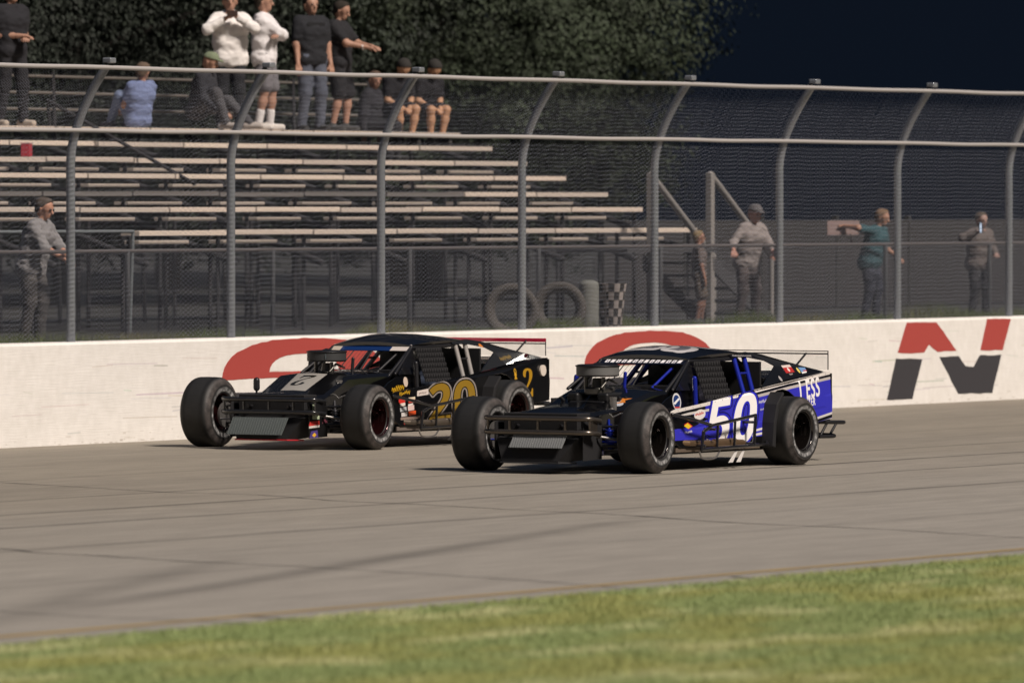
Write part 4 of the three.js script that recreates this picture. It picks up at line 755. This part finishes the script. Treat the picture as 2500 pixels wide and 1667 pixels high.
const blueArt = {
  sideMap: printed(1400, metres.side, (a) => {
    a.poly([[.6, .2], [4.1, .2], [4.1, .95], [.6, .95]], '#3433b4');
    for (let i = 0; i < 26; i++) { const x = rr(.8, 4), y = rr(.3, .7), l = rr(.2, .5); a.poly([[x, y], [x + l, y + .03], [x + l * .8, y + .045], [x - .1, y + .012]], ['#2423885a', '#3a3ac0', '#26259a'][i % 3]); } // brushed wrap
    const line = (o1, o2, col, x0 = .6, x1 = 4.1) => { const u = [], d = []; for (let x = x0; x <= x1; x += .05) { u.push([x, belt(x) + o1]); d.unshift([x, belt(x) + o2]); } a.poly([...u, ...d], col); };
    line(.1, -.002, BK); line(0, -.034, '#d8d2cc'); line(-.034, -.056, BK, 2.1); line(-.056, -.085, '#b9b2ad', 2.4); line(-.034, -.075, BK, .6, 1.4);
    a.poly([[.6, .2], [4.1, .2], [4.1, .30], [.6, .30]], BK);
    a.poly([[.66, .52], [1.02, .56], [1.40, .50], [1.1, .43], [.66, .41]], BK); a.poly([[.7, .535], [1.0, .57], [1.42, .60], [1.42, .575], [1.0, .545]], '#c9c4c0');
    a.oval(1.23, .545, .115, .05, '#dcd7d4', -.12); scribble(a, 1.14, .53, .17, .03, '#b5312c', .12);
    a.text('50', 1.26, .195, .50, '#f0eeed', { sx: 1.40, skew: .36, slope: .06, stroke: '#2a2ab8', lw: .05, stroke2: '#12123a', lw2: .07 });
    a.poly([[2.30, .345], [2.62, .375], [2.62, .40], [2.32, .37]], '#d9d5d2'); a.poly([[2.26, .30], [2.60, .325], [2.60, .35], [2.28, .325]], '#d9d5d2');
    
    a.poly([[.90, .455], [.985, .475], [1.075, .435], [.99, .405]], '#c9372c'); a.poly([[.90, .44], [.975, .468], [1.05, .432], [.98, .41]], '#e0c22c'); scribble(a, .91, .36, .15, .03, '#e8e4e4');
    scribble(a, .92, .5, .05, .022, '#d8d5cf'); scribble(a, 1.2, .455, .08, .02, '#9a968f');
    a.text('L', 3.30, .59, .28, '#efeceb', { sx: .60, slope: .07 }); a.text('ESS', 3.455, .648, .195, '#efeceb', { sx: .80, slope: .08 });
    a.text('TO CENTER', 3.16, .545, .082, '#efeceb', { sx: .86, slope: .08 });
    rivets(a, Array.from({ length: 22 }, (_, i) => [.8 + i * .15, belt(.8 + i * .15) - .018])); scribble(a, 2.44, .62, .16, .035, '#cfcdd2', .1); scribble(a, 2.46, .55, .12, .025, '#b9b7c2', .1);
    a.poly([[3.5, .415], [4.09, .485], [4.09, .51], [3.5, .44]], '#cfcac6'); a.poly([[3.5, .39], [4.09, .455], [4.09, .485], [3.5, .415]], BK); a.poly([[3.5, .37], [4.09, .44], [4.09, .452], [3.5, .385]], '#cfcac6'); a.poly([[3.5, .3], [4.1, .3], [4.1, .44], [3.5, .375]], BK);
  }),
  sailMap: printed(900, metres.sail, (a) => {
    a.poly([[2.2, .7], [4.2, .7], [4.2, 1.2], [2.2, 1.2]], BK);
    scribble(a, 2.34, 1.098, .38, .02, '#b3afad', -.02);
    a.poly([[3.20, .915], [3.40, .925], [3.40, .99], [3.20, .985]], '#b02c28'); a.poly([[3.20, .97], [3.40, .975], [3.40, 1.0], [3.20, .995]], '#d8c7c0'); a.oval(3.30, .95, .022, .02, '#e9ddd6'); scribble(a, 3.25, .895, .08, .018, '#c9b9b4');
    a.oval(3.50, .94, .025, .028, '#d9c86a'); a.poly([[3.54, .92], [3.68, .93], [3.68, .965], [3.54, .97]], '#6f95c4'); a.poly([[3.54, .905], [3.66, .915], [3.66, .93], [3.54, .92]], '#e4e1de'); a.poly([[3.6, .94], [3.68, .94], [3.68, .93], [3.6, .93]], '#c33a32');
    a.oval(3.0, .865, .025, .028, '#a7a2a0');
  }),
  cowlMap: printed(600, metres.cowl, (a) => {
    a.poly([[.4, .3], [1.6, .3], [1.6, .85], [.4, .85]], BK);
    a.oval(1.06, .675, .085, .085, '#cfd0d2'); a.oval(1.06, .675, .066, .066, '#23396e'); a.poly([[.99, .66], [1.10, .71], [1.13, .70], [1.02, .645]], '#e6e6e8'); a.poly([[1.0, .625], [1.12, .625], [1.10, .61], [1.02, .61]], '#c33a32');
    a.oval(.70, .585, .035, .028, '#d6d9e0'); a.poly([[.66, .54], [.72, .60], [.78, .595], [.86, .605], [.82, .565], [.74, .56], [.70, .53]], '#e08a2a');
    a.oval(.63, .50, .03, .03, '#c8433a'); a.oval(.60, .47, .02, .025, '#d9d3c0'); a.oval(.66, .46, .022, .02, '#8f8a58');
  }),
  roofMap: printed(600, metres.roof, (a) => {
    a.poly([[1.4, -.6], [2.8, -.6], [2.8, .6], [1.4, .6]], '#0a0a0c');
    a.c.save(); a.c.translate(a.X(2.05), a.Y(0)); a.c.rotate(0); a.c.scale(.8, 1); a.c.font = `bold ${Math.round(.66 * a.k * 1.37)}px sans-serif`; a.c.textAlign = 'center'; a.c.textBaseline = 'middle';
    a.c.transform(1, 0, 0, -1, 0, 0); a.c.lineWidth = .16 * a.k; a.c.lineJoin = 'round'; a.c.strokeStyle = '#cfcccd'; a.c.strokeText('50', 0, 0); a.c.fillStyle = '#6f6e74'; a.c.fillText('50', 0, 0); a.c.restore();
  }),
  visorMap: printed(600, metres.visor, (a) => { // a long white name, blurred past reading
    a.poly([[-.6, 1], [.6, 1], [.6, 1.2], [-.6, 1.2]], '#0b0b18');
    for (let i = 0; i < 14; i++) { const x = -.44 + i * .064; a.poly([[x, 1.05], [x + .045, 1.05], [x + .06, 1.09], [x + .015, 1.09]], '#f6f4f6'); if (i % 3 !== 1) a.poly([[x + .02, 1.055], [x + .032, 1.055], [x + .038, 1.075], [x + .026, 1.075]], '#4a4a66'); }
  }),
};
const goldArt = {
  sideMap: printed(1400, metres.side, (a) => {
    a.poly([[.6, .2], [4.1, .2], [4.1, .95], [.6, .95]], BK);
    a.text('20', 1.34, .235, .43, '#8a6d22', { sx: 1.60, skew: .12, slope: .05, stroke: '#0a0a0a', lw: .022, stroke2: '#8d8580', lw2: .055 });
    a.poly([[1.16, .545], [1.40, .56], [1.40, .625], [1.17, .605]], '#d2c7c0'); scribble(a, 1.20, .565, .16, .022, '#7d6d66');
    scribble(a, .80, .55, .22, .05, '#c59a22', .1);
    const S = (x, y, w, h, col) => a.poly([[x, y], [x + w, y + .01], [x + w, y + h + .01], [x, y + h]], col);
    S(.78, .47, .13, .05, '#c8342c'); S(.80, .44, .11, .035, '#d9cfc6'); S(.98, .50, .14, .035, '#d9c9b0'); S(.98, .475, .14, .03, '#c23a2a'); S(.80, .385, .13, .045, '#b9bdc0'); S(.96, .39, .13, .055, '#d2b8b2'); S(.97, .34, .15, .045, '#d8572c'); S(.82, .33, .12, .045, '#c9c5c2'); S(.97, .445, .1, .02, '#e0d8d2');
    S(.80, .295, .4, .03, '#8d7c72');
    scribble(a, .86, .245, .22, .03, '#b5423c', -.05); scribble(a, 1.22, .24, .16, .028, '#a9413d', 0);
    // awareness ribbon and the gold number on the quarter
    a.oval(3.27, .775, .028, .035, '#c99a2c'); a.oval(3.27, .78, .012, .02, BK); a.poly([[3.255, .76], [3.305, .69], [3.28, .685], [3.24, .74]], '#c99a2c'); a.poly([[3.285, .76], [3.235, .69], [3.26, .685], [3.30, .74]], '#c99a2c');
    a.text('2', 3.40, .49, .32, '#a8801f', { font: 'serif', sx: 1.15, skew: .1 });
  }),
  sailMap: printed(900, metres.sail, (a) => {
    a.poly([[2.2, .7], [4.2, .7], [4.2, 1.2], [2.2, 1.2]], BK);
    a.oval(2.86, 1.045, .04, .045, '#c9772b'); scribble(a, 3.08, .89, .28, .045, '#7d6420', .1);
  }),
  cowlMap: printed(600, metres.cowl, (a) => { a.poly([[.4, .3], [1.6, .3], [1.6, .85], [.4, .85]], BK); a.oval(1.20, .70, .045, .055, '#cdbcae'); scribble(a, .90, .60, .26, .06, '#c59a22', .06); scribble(a, .92, .57, .22, .05, '#b58a1a', .06); }),
  roofMap: printed(200, metres.roof, (a) => a.poly([[1.4, -.6], [2.8, -.6], [2.8, .6], [1.4, .6]], '#09090b')),
  visorMap: printed(600, metres.visor, (a) => {
    a.poly([[-.6, 1], [.6, 1], [.6, 1.2], [-.6, 1.2]], '#0d2a5c'); a.poly([[-.5, 1], [-.38, 1], [-.36, 1.2], [-.5, 1.2]], '#bdb3a4'); a.poly([[.26, 1], [.5, 1], [.5, 1.2], [.28, 1.2]], '#d0c8c2');
    for (let i = 0; i < 9; i++) a.poly([[-.3 + i * .06, 1.05], [-.27 + i * .06, 1.05], [-.26 + i * .06, 1.085], [-.29 + i * .06, 1.085]], '#0f2c5e');
  }),
  hoodMap: printed(800, metres.hood, (a) => {
    a.poly([[-.7, -.7], [1.4, -.7], [1.4, .7], [-.7, .7]], '#08080a');
    a.poly([[-.10, -.16], [.30, -.19], [.30, .19], [-.10, .16]], '#b4b0a9');
    a.c.save(); a.c.translate(a.X(.14), a.Y(0)); a.c.rotate(-Math.PI / 2); a.c.transform(1, 0, 0, -1, 0, 0); a.c.rotate(Math.PI); a.c.scale(1.1, 1); a.c.font = `bold italic ${Math.round(.24 * a.k * 1.37)}px serif`; a.c.textAlign = 'center'; a.c.textBaseline = 'middle'; a.c.fillStyle = '#14120c'; a.c.fillText('2', 0, 0); a.c.restore();
  }),
};
goldArt.noseMap = printed(300, [-.6, -.15, .1, .55], (a) => {
  a.poly([[-.7, 0], [0, 0], [0, .7], [-.7, .7]], BK); a.poly([[-.50, .33], [-.36, .33], [-.36, .49], [-.50, .49]], '#a9b59a'); scribble(a, -.47, .36, .07, .10, '#1c2a20', 0);
  a.poly([[-.57, .255], [-.36, .265], [-.36, .315], [-.55, .31]], '#b9332f'); a.poly([[-.57, .235], [-.36, .245], [-.36, .27], [-.57, .26]], '#c9c2bd'); scribble(a, -.30, .28, .1, .05, '#7a3d4c', 0);
  a.poly([[-.56, .125], [-.38, .125], [-.40, .215], [-.53, .205]], '#4a3a78'); a.poly([[-.51, .16], [-.46, .19], [-.42, .165], [-.46, .14]], '#d8a92a');
});
blueArt.hoodMap = printed(600, metres.hood, (a) => {
  a.poly([[-.7, -.7], [1.4, -.7], [1.4, .7], [-.7, .7]], BK);
  a.oval(.36, .36, .07, .05, '#d4d9e2'); a.poly([[.34, .30], [.44, .40], [.50, .36], [.58, .40], [.54, .30], [.46, .33], [.40, .27]], '#e0862a'); a.oval(.44, .31, .05, .03, '#cfd2da');
});
const perforated = tex(canvas(128, 32, (c, w, h) => { c.fillStyle = '#8c8c8a'; c.fillRect(0, 0, w, h); c.fillStyle = '#4c4c4c'; for (let i = 0; i < 64; i++) for (let j = 0; j < 8; j++) c.fillRect(i * 2 + (j % 2), j * 4, 1, 2); }), true);
const BLUE_AT = [-13.89, 0, 8.92], GOLD_AT = [-9.22, 0, 2.78];
makeCar({
  name: 'race_car', at: BLUE_AT, turn: 0, label: 'blue and black open-wheel race car number 50, nearest the camera', ...blueArt,
  hood: [[-.50, .40, .555, .50, .01], [-.44, .43, .585, .44], [0, .44, .625, .42], [.32, .45, .655, .42], [.55, .46, .715, .5], [.80, .50, .785, .6], [1.0, .55, .80, .6], [1.2, .58, .80, .6]],
  paint: gloss(rgb(.006, .006, .008)), tube: gloss(rgb(.012, .022, .30), { metalness: .3 }), steer: .06, shock: gloss(rgb(.012, .03, .34), { metalness: .4 }),
  spoilerEdge: .008, spoilerMat: std(rgb(.03, .03, .03), .5), airBase: std(rgb(.20, .20, .20), .4, .6), airFilter: std(rgb(.60, .60, .60), .5, 0, { map: perforated }),
  splitter: std(rgb(.02, .02, .022), .5), grille: [-.27, .33, .255, .39], grilleMat: std(rgb(.17, .18, .185), .75), bumper: std(rgb(.15, .13, .11), .3, .85), rim: new THREE.MeshPhysicalMaterial({ color: rgb(.035, .028, .026), roughness: .16, metalness: .85, clearcoat: 1, side: THREE.DoubleSide }),
  exhaust: std(rgb(.30, .20, .12), .35, .8), sill: std(rgb(.10, .075, .055), .7), nerf: gloss(rgb(.01, .01, .012)), skid: std(rgb(.62, .6, .58), .5),
});
makeCar({
  name: 'race_car', at: GOLD_AT, turn: 0, label: 'black open-wheel race car with gold number 20, running beside the white wall', ...goldArt,
  hood: [[-.50, .40, .555, .50, .01], [-.44, .44, .585, .44], [-.12, .44, .60, .42], [.30, .45, .785, .42], [.6, .47, .80, .5], [.9, .52, .81, .6], [1.2, .58, .80, .6]],
  paint: gloss(rgb(.006, .006, .007)), tube: gloss(rgb(.32, .30, .28), { metalness: .2 }), steer: .05, shock: std(rgb(.10, .10, .11), .35, .7), light: true, mirror: true, tubeFront: std(rgb(.01, .01, .012), .4),
  spoilerEdge: .042, spoilerMat: gloss(rgb(.75, .03, .09)), airBase: std(rgb(.03, .03, .03), .5), airFilter: std(rgb(.03, .032, .034), .6), airLabel: true,
  splitter: gloss(rgb(.45, .02, .03)), grille: [-.44, .26, .165, .35], grilleMat: std(rgb(.085, .10, .10), .6, .1), bumper: gloss(rgb(.012, .012, .013)), rim: new THREE.MeshPhysicalMaterial({ color: rgb(.05, .012, .014), roughness: .18, metalness: .8, clearcoat: 1, side: THREE.DoubleSide }),
  exhaust: std(rgb(.18, .15, .12), .4, .7), sill: std(rgb(.14, .115, .10), .6), nerf: gloss(rgb(.012, .012, .013)), skid: std(rgb(.02, .02, .02), .5),
});
for (const [at, label, suit, helmet] of [[BLUE_AT, 'driver in dark suit and helmet behind the window net of the blue car', [.03, .03, .05], [.05, .05, .12]], [GOLD_AT, 'driver in dark suit and pale helmet behind the window net of the black car', [.06, .08, .13], [.4, .4, .4]]])
  person({ label, at: [at[0] + 2.15, .20, at[2] + .16], turn: -Math.PI / 2, seat: .12, floor: 0, lean: -.25, height: 1.62, shirt: suit, shirtName: 'race_suit', sleeve: 1.95, pants: suit, footL: [.12, .12, .72], footR: [-.12, .12, .72], shoes: [.03, .03, .03], helmet, handL: [.15, 1.12, .44], handR: [-.15, 1.12, .44], hem: .3 });

{ // a floodlight mast beyond the right edge of the view, mirrored in the glossy quarter panels
  const m = thing('floodlight_mast', 'tall floodlight mast on the infield beyond the right edge of the view', 'floodlight', [38.2, 0, 8.6]);
  const grey = std(rgb(.25, .25, .26), .5, .5);
  part('mast', rod([0, 0, 0], [0, 24.4, 0], .2, 14, .1), grey, m);
  part('crossarm', rod([.2, 24.1, -1.5], [.2, 24.1, 1.5], .06, 8), grey, m);
  for (const z of [-1.2, 0, 1.2]) {
    const h = part('lamp_head', new THREE.CylinderGeometry(.30, .18, .25, 24, 1, true).rotateZ(-Math.PI / 2 + .5).translate(.0, 24.1, z), grey, m);
    part('lamp', new THREE.CircleGeometry(.27, 24).rotateY(-Math.PI / 2).rotateZ(.48).translate(-.12, 24.04, z), new THREE.MeshStandardMaterial({ color: 0x000000, emissive: rgb(1, .93, .82), emissiveIntensity: 60, side: THREE.DoubleSide }), h);
  }
}
renderer.render(scene, camera);
